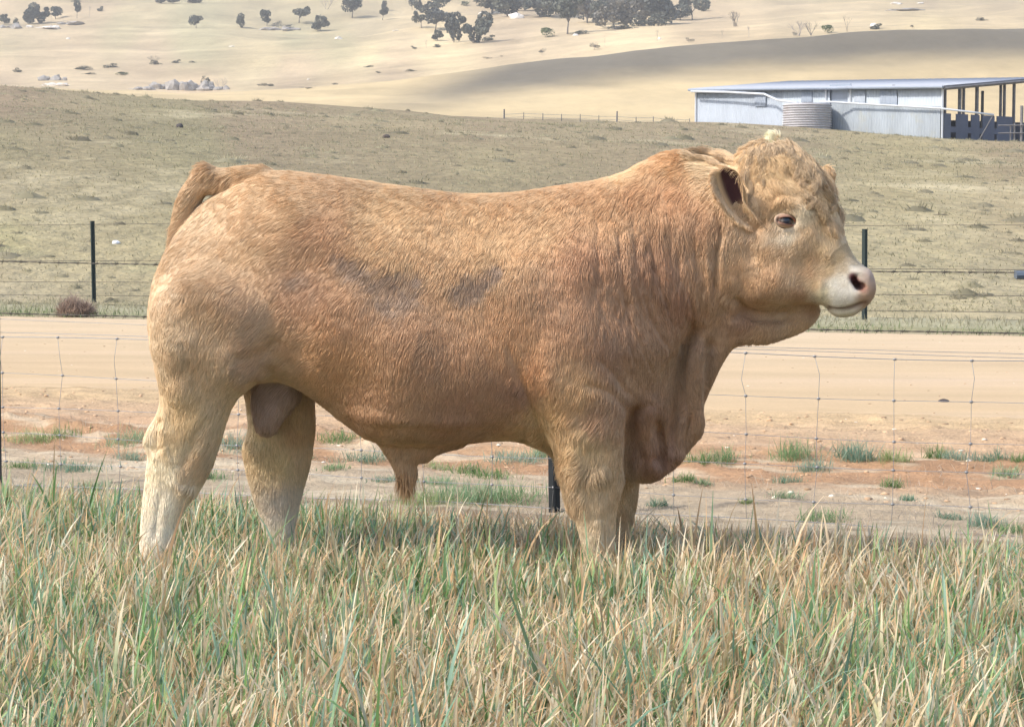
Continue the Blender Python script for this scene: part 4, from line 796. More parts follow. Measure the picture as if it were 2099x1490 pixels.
# scrotum and sheath
add_part([(520, 770), (514, 815), (516, 850), (522, 876), (534, 890), (556, 893), (572, 876), (590, 842), (608, 812), (602, 775), (560, 760)], .058, .055, .0, n=2, k=.006, shrink=.001, bl=1.2, deep=1.5)
add_part([(545, 770), (550, 850), (556, 880), (566, 888), (578, 868), (600, 838), (618, 812), (612, 770)], .04, .05, .065, n=2, k=.004, shrink=.001, bl=1.2, deep=1.5)
add_part([(745, 868), (770, 905), (792, 938), (808, 966), (822, 996), (842, 1000), (856, 975), (856, 950), (878, 946), (905, 928), (960, 910), (900, 880), (820, 870)], [(800, 890, .06), (830, 960, .022), (870, 920, .035), (920, 900, .04)], .045, .0, n=2, k=.02, shrink=.001, bl=1.2, deep=2)
# head: carried low-necked, turned towards the camera
def headv(px): return -.075 - .135 * np.clip((px - 1500) / 290, -.15, 1.05)
HEAD = [(1505, 332), (1530, 312), (1575, 302), (1625, 312), (1665, 342), (1697, 385), (1716, 430), (1728, 472), (1743, 508), (1762, 537), (1784, 549), (1795, 570), (1798, 594), (1792, 614), (1778, 632), (1766, 638), (1757, 648), (1730, 654), (1706, 649), (1690, 634), (1672, 624), (1635, 624), (1590, 627), (1548, 626), (1515, 612), (1492, 570), (1480, 500), (1478, 420), (1484, 360)]
HWp = [(1510, 360, .085), (1560, 340, .10), (1620, 340, .095), (1580, 400, .125), (1600, 440, .133), (1640, 430, .122), (1690, 430, .085), (1560, 500, .125), (1610, 500, .12), (1560, 570, .115), (1620, 560, .10), (1520, 590, .115), (1600, 605, .105), (1680, 500, .092), (1670, 560, .085), (1650, 600, .088), (1710, 540, .085), (1700, 590, .083), (1750, 560, .078), (1745, 600, .083), (1780, 590, .07), (1740, 632, .06), (1715, 640, .05)]
add_part(HEAD, HWp, .085, headv, n=2.7, k=.018, shrink=.004, wr=45, bl=1.6, deep=5, wb=3.)
# tail lying over the rump
def tailv(px): return .0 + .0 * px
add_part([(560, 347), (510, 341), (470, 345), (445, 345), (428, 337), (412, 338), (395, 358), (374, 392), (360, 425), (351, 460), (347, 498), (364, 500), (384, 462), (400, 432), (414, 412), (424, 400), (455, 396), (500, 392), (560, 385)], [(420, 360, .045), (350, 480, .028), (500, 370, .06)], .03, tailv, n=2, k=.01, shrink=.001, bl=1.2, deep=1.2)
def surf_v(px, py, near=True, it=3):
    v = -.15
    for _ in range(it):
        w3 = P(px, py, BY + v); i = int((w3[0] - x0) / h); j = int((w3[2] - zb0) / h); col_ = FLD[i, j]
        idx = np.where(col_ < 0)[0]; v = float(gv[idx[0]]) if len(idx) else v
    return v
def carve(px, py, dv, rad, k=.006, mir=None):
    v = surf_v(px, py) + dv
    for vv in (v,) + ((mir - v,) if mir is not None else ()):
        w3 = P(px, py, BY + vv) if vv == v else w3 * np.array([1, 1, 1])
        c = (w3[0], w3[2], vv); r0 = max(rad) * 1.6
        i0, i1 = np.searchsorted(gx, [c[0] - r0, c[0] + r0]); j0, j1 = np.searchsorted(gz, [c[1] - r0, c[1] + r0]); k0, k1 = np.searchsorted(gv, [c[2] - r0, c[2] + r0])
        S = np.sqrt(((gx[i0:i1, None, None] - c[0]) / rad[0]) ** 2 + ((gz[None, j0:j1, None] - c[1]) / rad[1]) ** 2 + ((gv[None, None, k0:k1] - c[2]) / rad[2]) ** 2)
        S = -(S - 1) * min(rad); A_ = FLD[i0:i1, j0:j1, k0:k1]; hh = np.clip(.5 - .5 * (A_ - S) / k, 0, 1)
        FLD[i0:i1, j0:j1, k0:k1] = A_ * (1 - hh) + S * hh + k * hh * (1 - hh)
    return v
eye_v = surf_v(1612, 453)
carve(1612, 453, .004, (.034, .020, .016), .012, 2 * float(headv(np.array(1612.))))
carve(1751, 575, .006, (.010, .017, .028), .004); carve(1763, 588, .006, (.019, .013, .030), .005)
carve(1756, 583, .006, (.013, .014, .028), .004)
LOCKS = [([(1548, 302), (1532, 332), (1536, 380), (1548, 432)], 1), ([(1562, 300), (1548, 342), (1562, 386), (1578, 418)], 1), ([(1532, 318), (1512, 350), (1518, 390)], .9), ([(1575, 303), (1562, 345), (1586, 384)], 1), ([(1590, 300), (1602, 342), (1592, 384)], .95),
         ([(1600, 297), (1652, 330), (1686, 376), (1704, 430)], 1), ([(1590, 299), (1640, 338), (1664, 388)], .95), ([(1620, 304), (1672, 350), (1706, 400), (1724, 452)], 1.05), ([(1640, 316), (1688, 366), (1716, 420), (1728, 470)], 1.05), ([(1692, 396), (1716, 424), (1728, 452), (1728, 482)], .95),
         ([(1684, 432), (1700, 452), (1712, 476), (1728, 494)], 1.1), ([(1676, 420), (1694, 452), (1706, 490)], 1.05), ([(1562, 300), (1532, 298), (1500, 314)], 1.1), ([(1570, 298), (1545, 290), (1520, 300)], 1.1), ([(1605, 296), (1622, 330), (1618, 372)], 1), ([(1612, 296), (1644, 320), (1650, 366)], .95),
         ([(1555, 310), (1570, 350), (1552, 400), (1560, 440)], .9), ([(1540, 330), (1526, 366), (1534, 410), (1530, 450)], .85), ([(1652, 404), (1672, 420), (1664, 444)], .95), ([(1690, 384), (1716, 412), (1714, 450)], .9), ([(1580, 300), (1582, 330), (1570, 372), (1580, 400)], 1.05), ([(1660, 330), (1700, 372), (1730, 420)], 1.1),
         ([(1410, 312), (1440, 312), (1475, 322)], 1.15), ([(1430, 312), (1475, 314), (1520, 332)], 1.2), ([(1470, 326), (1500, 330), (1524, 346)], 1.25), ([(1400, 318), (1440, 326), (1480, 338)], 1.15)]
for (cx_, cy_) in ((1560, 312), (1590, 306), (1625, 316), (1650, 336)):
    for _ in range(5):
        a0 = cx_ + rng.normal(0, 14); b0 = cy_ + abs(rng.normal(0, 8)); sx = (a0 - 1575) * .45
        LOCKS.append(([(a0, b0), (a0 + sx * .5 + rng.normal(0, 6), b0 + 28), (a0 + sx + rng.normal(0, 6), b0 + 52 + rng.normal(0, 8))], rng.uniform(.88, 1.08)))
LK = []
for pts_, br_ in LOCKS:
    q_ = []
    for a_, b_ in cat_rom(pts_, 3, False):
        w3 = P(a_, b_, BY - .15); i = int((w3[0] - x0) / h); j = int((w3[2] - zb0) / h); vv = float(headv(np.array(a_))) if a_ > 1480 else -.02
        ok = False
        for _ in range(3):
            c_ = np.where(FLD[i, j] < .004)[0]
            if len(c_): vv = float(gv[c_[0]]); w3 = P(a_, b_, BY + vv); i = int((w3[0] - x0) / h); j = int((w3[2] - zb0) / h)
        q_.append(P(a_, b_, BY + vv - .010))
    q_ = np.array(q_); q_[:, 1] -= BY; q_[1:-1, 1] = .25 * q_[:-2, 1] + .5 * q_[1:-1, 1] + .25 * q_[2:, 1]; LK.append((q_, br_))
def surface_nets(f):
    s = f < 0; nx, ny, nz = f.shape
    c = [s[i:nx - 1 + i, j:ny - 1 + j, k:nz - 1 + k] for i in (0, 1) for j in (0, 1) for k in (0, 1)]
    allin = c[0].copy(); anyin = c[0].copy()
    for q in c[1:]: allin &= q; anyin |= q
    I = np.argwhere(anyin & ~allin); del allin, anyin, c
    off = np.array([(i, j, k) for i in (0, 1) for j in (0, 1) for k in (0, 1)]); val = np.stack([f[I[:, 0] + o[0], I[:, 1] + o[1], I[:, 2] + o[2]] for o in off], 1)
    acc = np.zeros((len(I), 3)); cnt = np.zeros(len(I))
    for a in range(8):
        for b_ in range(a + 1, 8):
            if np.abs(off[a] - off[b_]).sum() != 1: continue
            m = (val[:, a] < 0) != (val[:, b_] < 0); t = val[:, a] / (val[:, a] - val[:, b_] + 1e-20)
            p = off[a] + t[:, None] * (off[b_] - off[a]); acc[m] += p[m]; cnt[m] += 1
    V = I + acc / cnt[:, None]; idm = np.full((nx - 1, ny - 1, nz - 1), -1, np.int32); idm[I[:, 0], I[:, 1], I[:, 2]] = np.arange(len(I))
    Fs = []
    for ax in range(3):
        sl0 = [slice(1, -1)] * 3; sl1 = [slice(1, -1)] * 3; sl0[ax] = slice(0, -1); sl1[ax] = slice(1, None)
        a = s[tuple(sl0)]; b_ = s[tuple(sl1)]; E = np.argwhere(a != b_); st = a[E[:, 0], E[:, 1], E[:, 2]]
        o = np.ones(3, int); o[ax] = 0; E = E + o; u_ = [d for d in range(3) if d != ax]; eu = np.eye(3, dtype=int)[u_[0]]; ev = np.eye(3, dtype=int)[u_[1]]
        g = lambda e: idm[e[:, 0], e[:, 1], e[:, 2]]
        q = np.stack([g(E - eu - ev), g(E - ev), g(E), g(E - eu)], 1)
        flip = st if ax != 1 else ~st; q[~flip] = q[~flip][:, ::-1]; Fs.append(q)
    return V, np.concatenate(Fs)
V, F = surface_nets(FLD)
BV = np.stack([x0 + V[:, 0] * h, V[:, 2] * h + v0, zb0 + V[:, 1] * h], 1)      # x, v, z
F = F[:, ::-1]
del FLD
def vnorm(V, F):
    n = np.cross(V[F[:, 2]] - V[F[:, 0]], V[F[:, 3]] - V[F[:, 1]]); N = np.zeros_like(V)
    for k in range(4): np.add.at(N, F[:, k], n)
    return N / (np.linalg.norm(N, axis=1)[:, None] + 1e-12)
def smooth_mesh(V, F, it):
    for _ in range(it):
        S = np.zeros_like(V); c = np.zeros(len(V))
        for k in range(4):
            np.add.at(S, F[:, k], V[F[:, (k + 1) % 4]] + V[F[:, (k + 3) % 4]]); np.add.at(c, F[:, k], 2)
        V = V * .5 + .5 * S / c[:, None]
    return V
BV = smooth_mesh(BV, F, 3); BN = vnorm(BV, F)
if (BN[:, 2][BV[:, 2] > 1.35]).mean() < 0: F = F[:, ::-1]; BN = -BN
vc_b = np.where(BV[:, 0] > .3, -.03, 0)
def bpx(V):                                   # pixel position as seen from the near side, far side mirrored
    px0, py0 = proj(V + np.array([0, BY, 0])); cv = neckv(px0)
    vm = -np.abs(V[:, 1] - cv) + cv; return proj(np.stack([V[:, 0], vm + BY, V[:, 2]], 1))
PX, PY = bpx(BV)
# (points, half width px, depth m) negative = groove
STK = [([(1472, 430), (1477, 477), (1470, 515), (1468, 566), (1460, 630)], 7, -.017), ([(1429, 450), (1425, 502), (1431, 566), (1433, 640)], 7, -.009), ([(1370, 430), (1375, 477), (1374, 515), (1384, 561), (1400, 610)], 7, -.010),
       ([(1333, 420), (1334, 477), (1338, 528), (1356, 592), (1376, 645)], 6, -.009), ([(1299, 435), (1300, 490), (1308, 553), (1323, 617), (1345, 670)], 6, -.007), ([(1264, 430), (1268, 502), (1269, 566), (1285, 640), (1300, 675), (1313, 706), (1330, 742), (1340, 765)], 6, -.009),
       ([(1234, 525), (1234, 579), (1239, 638), (1262, 700)], 6, -.004), ([(1330, 640), (1343, 668), (1360, 695), (1375, 715)], 6, -.007), ([(1343, 540), (1356, 592), (1375, 640)], 9, -.009), ([(1400, 520), (1410, 590), (1425, 640)], 8, -.007),
       ([(1452, 440), (1450, 520), (1447, 600)], 9, .007), ([(1400, 440), (1402, 520), (1410, 590)], 9, .006), ([(1352, 440), (1356, 520), (1370, 590)], 9, .006), ([(1316, 440), (1320, 520), (1335, 590)], 9, .006), ([(1282, 440), (1286, 520), (1296, 600), (1322, 690)], 9, .005),
       ([(1400, 690), (1380, 740), (1362, 790), (1350, 830)], 20, -.016), ([(1416, 850), (1408, 890), (1398, 930)], 7, -.010), ([(1340, 850), (1338, 900), (1345, 950)], 8, -.010), ([(1404, 850), (1394, 900), (1385, 945)], 9, .010), ([(1322, 860), (1324, 920), (1335, 965)], 8, .008), ([(1436, 760), (1432, 820), (1432, 870)], 8, .008), ([(1352, 872), (1358, 910), (1362, 962)], 7, -.016), ([(1425, 700), (1422, 780), (1424, 850), (1428, 895)], 12, .016), ([(1450, 680), (1448, 740), (1440, 800), (1438, 860)], 9, -.006),
       ([(1335, 800), (1325, 850), (1318, 900)], 14, .008), ([(1300, 850), (1305, 920), (1340, 945), (1362, 930)], 12, -.010), ([(1290, 830), (1287, 900), (1281, 970)], 7, -.012),
       ([(1060, 735), (1075, 790), (1090, 840), (1108, 880), (1128, 925)], 9, -.011), ([(1040, 700), (1052, 740), (1066, 790)], 9, -.004), ([(1110, 690), (1125, 770), (1150, 840)], 26, .010), ([(1195, 785), (1235, 795), (1265, 812), (1288, 842)], 10, -.007), ([(1225, 730), (1262, 770), (1290, 812)], 8, -.006), ([(1090, 870), (1070, 850), (1050, 855)], 9, -.006),
       ([(578, 688), (548, 718), (510, 735), (470, 742)], 16, -.010), ([(590, 760), (560, 740), (535, 745)], 9, .005), ([(560, 775), (525, 765), (480, 790)], 12, .008), ([(650, 640), (620, 720), (600, 770)], 30, -.008), ([(520, 560), (490, 640), (450, 700)], 50, .006),
       ([(332, 850), (322, 880), (318, 925)], 7, -.009), ([(345, 830), (335, 890), (345, 950)], 9, .006), ([(300, 905), (318, 925), (335, 905)], 5, -.006), ([(430, 850), (400, 900), (370, 960)], 12, -.006), ([(345, 985), (375, 1000), (405, 1003)], 8, .006), ([(330, 1010), (322, 1060), (318, 1110)], 6, -.005),
       ([(560, 395), (600, 425), (640, 470)], 30, .006), ([(760, 880), (850, 878), (960, 885), (1040, 880)], 12, -.008), ([(700, 840), (800, 862), (900, 868), (1000, 862)], 14, .008), ([(1000, 640), (1010, 740), (1020, 830)], 30, -.006),
       ([(1140, 420), (1130, 520), (1110, 620)], 34, -.005), ([(1190, 470), (1180, 580), (1185, 680)], 46, .010),
       ([(1215, 960), (1225, 975), (1240, 960)], 14, .006), ([(1175, 905), (1190, 940), (1185, 985)], 12, .005), ([(1225, 1060), (1228, 1110)], 10, .004),
       # head
       ([(1583, 422), (1610, 412), (1642, 424), (1662, 446)], 11, .011), ([(1650, 470), (1680, 500), (1712, 540)], 14, .006), ([(1590, 486), (1620, 496), (1650, 500)], 12, .004), ([(1560, 450), (1540, 490), (1545, 540)], 12, -.006), ([(1575, 545), (1590, 570), (1570, 590)], 34, .008), ([(1500, 560), (1515, 600), (1550, 615)], 12, .004),
       ([(1640, 520), (1650, 560), (1640, 600)], 18, -.005), ([(1680, 616), (1697, 632), (1715, 637), (1740, 633), (1762, 626), (1775, 620)], 5.0, -.011), ([(1690, 570), (1680, 590), (1686, 612)], 9, .005), ([(1745, 565), (1757, 558), (1775, 562), (1786, 575)], 6, .005), ([(1770, 606), (1785, 600), (1790, 585)], 7, .003), ([(1748, 580), (1750, 600), (1762, 612)], 6, .002),
       ([(1505, 600), (1535, 640), (1590, 650), (1640, 642)], 12, -.022), ([(1490, 620), (1470, 670), (1452, 720)], 16, -.010), ([(1655, 640), (1650, 665)], 7, .006), ([(1600, 640), (1606, 670)], 9, -.004), ([(1545, 430), (1535, 460), (1548, 480)], 14, -.007)]
disp = np.zeros(len(BV))
STK = [(p_, w_ * (.6 if (1200 < p_[0][0] < 1470 and p_[0][1] < 620) else 1), d_ * (.55 if (1200 < p_[0][0] < 1470 and p_[0][1] < 620 and p_[0][0] != 1472) else 1)) for p_, w_, d_ in STK]
rw2 = np.random.default_rng(12)
for k in range(34):
    xa = rw2.uniform(1215, 1470); ya = rw2.uniform(400, 620); ln = rw2.uniform(50, 170); sl_ = (1330 - xa) / 240. * -.12 + .14 * (ya > 560)
    STK.append(([(xa + sl_ * t_ * ln + rw2.normal(0, 4), ya + t_ * ln) for t_ in (0, .25, .5, .75, 1)], rw2.uniform(3.2, 5.5), -rw2.uniform(.002, .0055)))
for pts, wd2, dep in STK:
    d, t = stroke_d(pts, PX, PY); disp += dep * np.exp(-(d / wd2) ** 2) * sm(-.08, .25 if wd2 < 20 else .5, np.minimum(t, 1 - t))
legmask = (BV[:, 2] < .55) & (BV[:, 1] > .05)
disp = np.where(legmask & (PX < 1320), 0, disp)
d1 = noise(BV * np.array([1, 1, .6]), 9, 3, 2) - .5; d2 = noise(BV, 26, 4, 2) - .5
facem = sm(1500, 1560, PX)
disp += .005 * d1 * (1 - .7 * facem) + .003 * d2 * (1 - .6 * facem)
BV = BV + BN * disp[:, None]; BV = smooth_mesh(BV, F, 1); BN = vnorm(BV, F)
# coat colours (albedo), from the animal's own markings
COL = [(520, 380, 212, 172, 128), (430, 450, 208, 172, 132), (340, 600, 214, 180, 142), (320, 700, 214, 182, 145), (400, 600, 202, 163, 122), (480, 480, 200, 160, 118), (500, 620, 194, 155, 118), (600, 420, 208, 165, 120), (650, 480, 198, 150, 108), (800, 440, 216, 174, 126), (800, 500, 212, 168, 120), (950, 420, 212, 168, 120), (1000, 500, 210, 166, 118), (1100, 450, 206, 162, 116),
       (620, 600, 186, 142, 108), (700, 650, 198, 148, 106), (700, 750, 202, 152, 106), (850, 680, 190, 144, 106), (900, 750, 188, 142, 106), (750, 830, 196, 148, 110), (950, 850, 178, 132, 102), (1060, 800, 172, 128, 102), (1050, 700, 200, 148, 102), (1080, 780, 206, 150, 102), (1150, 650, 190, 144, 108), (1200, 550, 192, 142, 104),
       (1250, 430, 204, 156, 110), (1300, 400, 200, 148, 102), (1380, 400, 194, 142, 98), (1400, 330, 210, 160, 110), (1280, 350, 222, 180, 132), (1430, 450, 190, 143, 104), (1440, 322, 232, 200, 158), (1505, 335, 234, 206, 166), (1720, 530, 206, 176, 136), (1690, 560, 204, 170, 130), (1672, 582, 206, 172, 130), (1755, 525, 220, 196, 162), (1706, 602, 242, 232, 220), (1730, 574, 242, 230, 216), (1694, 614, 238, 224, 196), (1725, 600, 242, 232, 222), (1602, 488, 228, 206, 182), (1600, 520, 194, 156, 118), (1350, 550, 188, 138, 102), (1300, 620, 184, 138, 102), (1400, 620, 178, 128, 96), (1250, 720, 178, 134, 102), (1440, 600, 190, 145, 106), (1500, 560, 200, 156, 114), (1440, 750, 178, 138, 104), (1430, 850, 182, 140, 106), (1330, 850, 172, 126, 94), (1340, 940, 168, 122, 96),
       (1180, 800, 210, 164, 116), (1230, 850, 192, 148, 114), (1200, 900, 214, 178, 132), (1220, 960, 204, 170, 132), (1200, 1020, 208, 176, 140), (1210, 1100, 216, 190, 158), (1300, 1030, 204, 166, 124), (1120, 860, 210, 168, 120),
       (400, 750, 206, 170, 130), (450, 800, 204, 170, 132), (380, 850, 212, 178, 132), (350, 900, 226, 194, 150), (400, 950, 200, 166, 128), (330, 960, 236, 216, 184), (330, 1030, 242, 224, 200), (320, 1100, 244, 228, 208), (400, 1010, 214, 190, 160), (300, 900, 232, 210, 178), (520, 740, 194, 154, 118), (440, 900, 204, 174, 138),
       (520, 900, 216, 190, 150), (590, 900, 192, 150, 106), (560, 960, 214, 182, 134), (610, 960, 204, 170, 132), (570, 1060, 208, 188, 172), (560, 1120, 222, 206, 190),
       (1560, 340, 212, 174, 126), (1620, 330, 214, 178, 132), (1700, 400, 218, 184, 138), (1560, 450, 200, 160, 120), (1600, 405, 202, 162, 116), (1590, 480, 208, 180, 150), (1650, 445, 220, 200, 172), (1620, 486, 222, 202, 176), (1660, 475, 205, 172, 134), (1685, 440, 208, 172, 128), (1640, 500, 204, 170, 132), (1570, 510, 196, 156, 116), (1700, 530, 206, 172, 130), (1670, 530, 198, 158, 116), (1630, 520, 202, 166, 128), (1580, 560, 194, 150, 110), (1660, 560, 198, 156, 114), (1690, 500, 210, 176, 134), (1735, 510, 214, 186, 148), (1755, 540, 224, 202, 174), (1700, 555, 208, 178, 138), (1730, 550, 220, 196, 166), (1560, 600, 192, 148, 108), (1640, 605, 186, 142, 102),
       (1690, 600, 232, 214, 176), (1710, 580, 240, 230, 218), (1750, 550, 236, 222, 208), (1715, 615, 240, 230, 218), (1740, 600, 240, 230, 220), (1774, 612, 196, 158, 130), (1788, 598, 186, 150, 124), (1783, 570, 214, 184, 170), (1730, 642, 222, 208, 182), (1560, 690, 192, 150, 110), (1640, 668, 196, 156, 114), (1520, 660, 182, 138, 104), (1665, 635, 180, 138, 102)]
SATK = .86
def lin(c):
    c = np.asarray(c, float) / 255; return np.where(c < .04045, c / 12.92, ((c + .055) / 1.055) ** 2.4)
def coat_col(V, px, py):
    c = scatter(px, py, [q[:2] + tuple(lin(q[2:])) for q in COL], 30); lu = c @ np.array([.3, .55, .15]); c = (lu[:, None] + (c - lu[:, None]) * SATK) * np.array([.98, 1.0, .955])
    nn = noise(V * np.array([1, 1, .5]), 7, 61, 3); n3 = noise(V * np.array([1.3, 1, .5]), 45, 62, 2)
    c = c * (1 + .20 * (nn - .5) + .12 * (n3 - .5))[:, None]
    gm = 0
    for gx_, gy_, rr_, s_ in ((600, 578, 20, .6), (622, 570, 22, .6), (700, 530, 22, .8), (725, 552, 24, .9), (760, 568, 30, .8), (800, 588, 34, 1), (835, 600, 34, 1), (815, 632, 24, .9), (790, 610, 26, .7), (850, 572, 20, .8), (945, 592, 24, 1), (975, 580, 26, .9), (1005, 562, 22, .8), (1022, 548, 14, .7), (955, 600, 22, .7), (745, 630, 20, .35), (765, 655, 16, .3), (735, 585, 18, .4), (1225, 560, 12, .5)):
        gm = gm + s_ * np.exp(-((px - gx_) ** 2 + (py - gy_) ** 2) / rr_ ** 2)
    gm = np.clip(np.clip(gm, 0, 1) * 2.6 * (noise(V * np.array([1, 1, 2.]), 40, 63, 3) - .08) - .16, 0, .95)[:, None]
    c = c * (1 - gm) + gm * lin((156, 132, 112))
    return c
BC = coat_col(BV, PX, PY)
scm = ((PX0 := proj(BV + np.array([0, BY, 0]))[0]) > 508) & (PX0 < 620); PY0 = proj(BV + np.array([0, BY, 0]))[1]

def inpoly(poly, x, y):
    p = cat_rom(poly); r = np.zeros(len(x), bool)
    for k in range(len(p)):
        a = p[k]; b_ = p[(k + 1) % len(p)]; r ^= ((a[1] > y) != (b_[1] > y)) & (x < (b_[0] - a[0]) * (y - a[1]) / ((b_[1] - a[1]) or 1e-9) + a[0])
    return r
scm = inpoly([(500, 782), (506, 815), (508, 855), (516, 888), (534, 902), (570, 902), (592, 872), (615, 832), (630, 806), (608, 784), (560, 782)], PX0, PY0) & (np.abs(BV[:, 1] - .01) < .075) & (BV[:, 2] < .72)
BC[scm] = lin((176, 148, 130)) * (.8 + .4 * noise(BV[scm], 30, 5, 2))[:, None]
for a_, b__, r__ in ((350, 492, 5), (371, 487, 4), (366, 476, 4), (380, 470, 3), (505, 485, 4), (1655, 405, 3)): wgt = (np.exp(-((PX - a_) ** 2 + (PY - b__) ** 2) / r__ ** 2) * .75)[:, None]; BC = BC * (1 - wgt) + wgt * lin((70, 52, 40))
# bare pink skin of nostril and nose, then a darker brown mouth groove
dn, _ = stroke_d([(1748, 568), (1758, 582), (1772, 592)], PX, PY); near = BV[:, 1] < -.16
wgt = (np.exp(-(dn / 10) ** 4) * near * (PX > 1600))[:, None]; BC = BC * (1 - wgt) + wgt * lin((112, 62, 68))
wgt = (np.exp(-(((PX - 1785) / 22) ** 2 + ((PY - 596) / 26) ** 2)))[:, None] * .6; BC = BC * (1 - wgt) + wgt * lin((190, 158, 130))
dn, _ = stroke_d([(1697, 633), (1740, 634), (1775, 620)], PX, PY); wgt = (np.exp(-(dn / 4) ** 2) * .8)[:, None]; BC = BC * (1 - wgt) + wgt * lin((118, 90, 76))
COATK = 1.0
bull = empty('bull', (0, BY, 0)); tag(bull, 'fawn coloured bull with a shaggy forelock standing side on in the crop grass', 'bull')
m_skin = mat('bull_skin', attr=True, rough=.75, bump=(160, .002))
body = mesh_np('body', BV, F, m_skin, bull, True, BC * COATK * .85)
# ---- eye, lids
def frame_at(px, py, vv=None):
    v = surf_v0(px, py) if vv is None else vv
    q = P(px, py, BY + v); return Vector((q[0], q[1] - BY, q[2]))
ec = frame_at(1612, 453, eye_v); nrm = Vector((.30, -1, .06)).normalized(); up = Vector((.10, 0, 1)); ux = nrm.cross(up).normalized() * -1; up = ux.cross(nrm).normalized() * (1 if True else 1)
if ux.x < 0: ux = -ux
if up.z < 0: up = -up
ER = .026; cen = ec - nrm * (ER - .004) + nrm * .006
q = bmesh.new(); bmesh.ops.create_uvsphere(q, u_segments=32, v_segments=20, radius=ER); V_ = np.array([tuple(p.co) for p in q.verts]); Fq = [tuple(p.index for p in f_.verts) for f_ in q.faces]; q.free()
m_eye = mat('eye_surface', attr=True, rough=.08, spec=.6)
dd = V_ @ np.array(nrm) / ER; cc = np.where((dd > .90)[:, None], np.array((.025, .03, .045)), np.where((dd > .80)[:, None], np.array((.05, .045, .05)), np.array((.16, .12, .10))))
o = mesh_np('eye', V_ + np.array(cen), Fq, m_eye, bull, True, cc)
def lid(name, sgn):
    V = []; n = 22; m = 7
    for i in range(n + 1):
        th = math.pi * i / n; cx = -math.cos(th); s = math.sin(th)
        ix = .029 * cx; iy = sgn * (.0112 if sgn > 0 else .0100) * s - .006 * max(0, cx) ** 2 * 1.0
        ox = .043 * cx; oy = sgn * (.026 if sgn > 0 else .023) * s - .008 * max(0, cx) ** 2
        for j in range(m + 1):
            t = j / m; x_ = ix * (1 - t) + ox * t; y_ = iy * (1 - t) + oy * t
            rs = math.sqrt(max(0, (ER + .0022) ** 2 - x_ * x_ * .8 - y_ * y_)) - ER
            base = -.0035 + .0048 * math.sin(min(1, t * 1.6 + .25) * math.pi) if t < 1 else -.006
            z_ = max(rs, -.02) * (1 - t) + base * t * .4 + .003 * math.sin(t * math.pi)+ .004 * (1 - t) - .010 * t * t
            V.append(cen + nrm * (ER + z_) + ux * x_ + up * y_)
    F = [(i * (m + 1) + j, i * (m + 1) + j + 1, (i + 1) * (m + 1) + j + 1, (i + 1) * (m + 1) + j) for i in range(n) for j in range(m)]
    k = np.tile(np.linspace(0, 1, m + 1), n + 1)[:, None]; cx = np.repeat(-np.cos(np.linspace(0, np.pi, n + 1)), m + 1)[:, None]
    c = lin((150, 100, 86)) * (1 - k) + lin((214, 186, 158)) * k; c = c * (.35 + .65 * np.clip(k * 5, 0, 1)); pk = np.clip(cx * 1.5 - .5, 0, 1) * (1 - k * .8); c = c * (1 - pk) + lin((214, 138, 112)) * pk
    return mesh_np(name, np.array([tuple(v) for v in V]), F, m_skin, bull, True, c * .8)
lid('eyelid', 1); lid('eyelid', -1)
# ---- near ear, cupped and open to the camera
Le = cat_rom([(1538, 464), (1512, 452), (1490, 430), (1473, 405), (1464, 382), (1462, 364), (1469, 350), (1487, 343)], 4, False); Re = cat_rom([(1556, 446), (1538, 428), (1526, 408), (1523, 388), (1520, 370), (1512, 354), (1500, 346), (1488, 343)], 4, False)
nS = len(Le); nT = 14; evb = surf_v0 = None
V = []; C = []
for lay in (0, 1):
    for i in range(nS):
        s = i / (nS - 1)
        for j in range(nT + 1):
            t = j / nT; p = Le[i] * (1 - t) + Re[i] * t; cup = (1 - (2 * t - 1) ** 2) * (.034 * math.sin(min(1, s * 1.15 + .08) * math.pi) ** .7)
            v = -.222 - .060 * math.sin(s * 1.5) + (.018 * (1 - t)) + cup + lay * (.005 + .008 * (1 - (2 * t - 1) ** 2))
            q = P(p[0], p[1], BY + v); V.append((q[0], q[1] - BY, q[2]))
            dk = sm(.14, .34, s) * sm(.24, .46, t + .12 * s) * (1 - sm(.88, .99, t)) * (1 - sm(.87, .97, s)) if lay == 0 else 0
            C.append(lin((222, 190, 150)) * (1 - dk) + lin((74, 48, 52)) * dk)
M_ = nT + 1; F1 = [(i * M_ + j, i * M_ + j + 1, (i + 1) * M_ + j + 1, (i + 1) * M_ + j) for i in range(nS - 1) for j in range(nT)]
o2 = nS * M_; F2 = [tuple(o2 + k for k in f_[::-1]) for f_ in F1]
F3 = [(i * M_ + e, (i + 1) * M_ + e, o2 + (i + 1) * M_ + e, o2 + i * M_ + e) for i in range(nS - 1) for e in (0, nT)] + [((nS - 1) * M_ + j, (nS - 1) * M_ + j + 1, o2 + (nS - 1) * M_ + j + 1, o2 + (nS - 1) * M_ + j) for j in range(nT)]
EV = np.array(V); EF = np.array(F1 + F2 + F3); EC = np.array(C)
mesh_np('ear', EV, EF, m_skin, bull, True, EC * COATK)
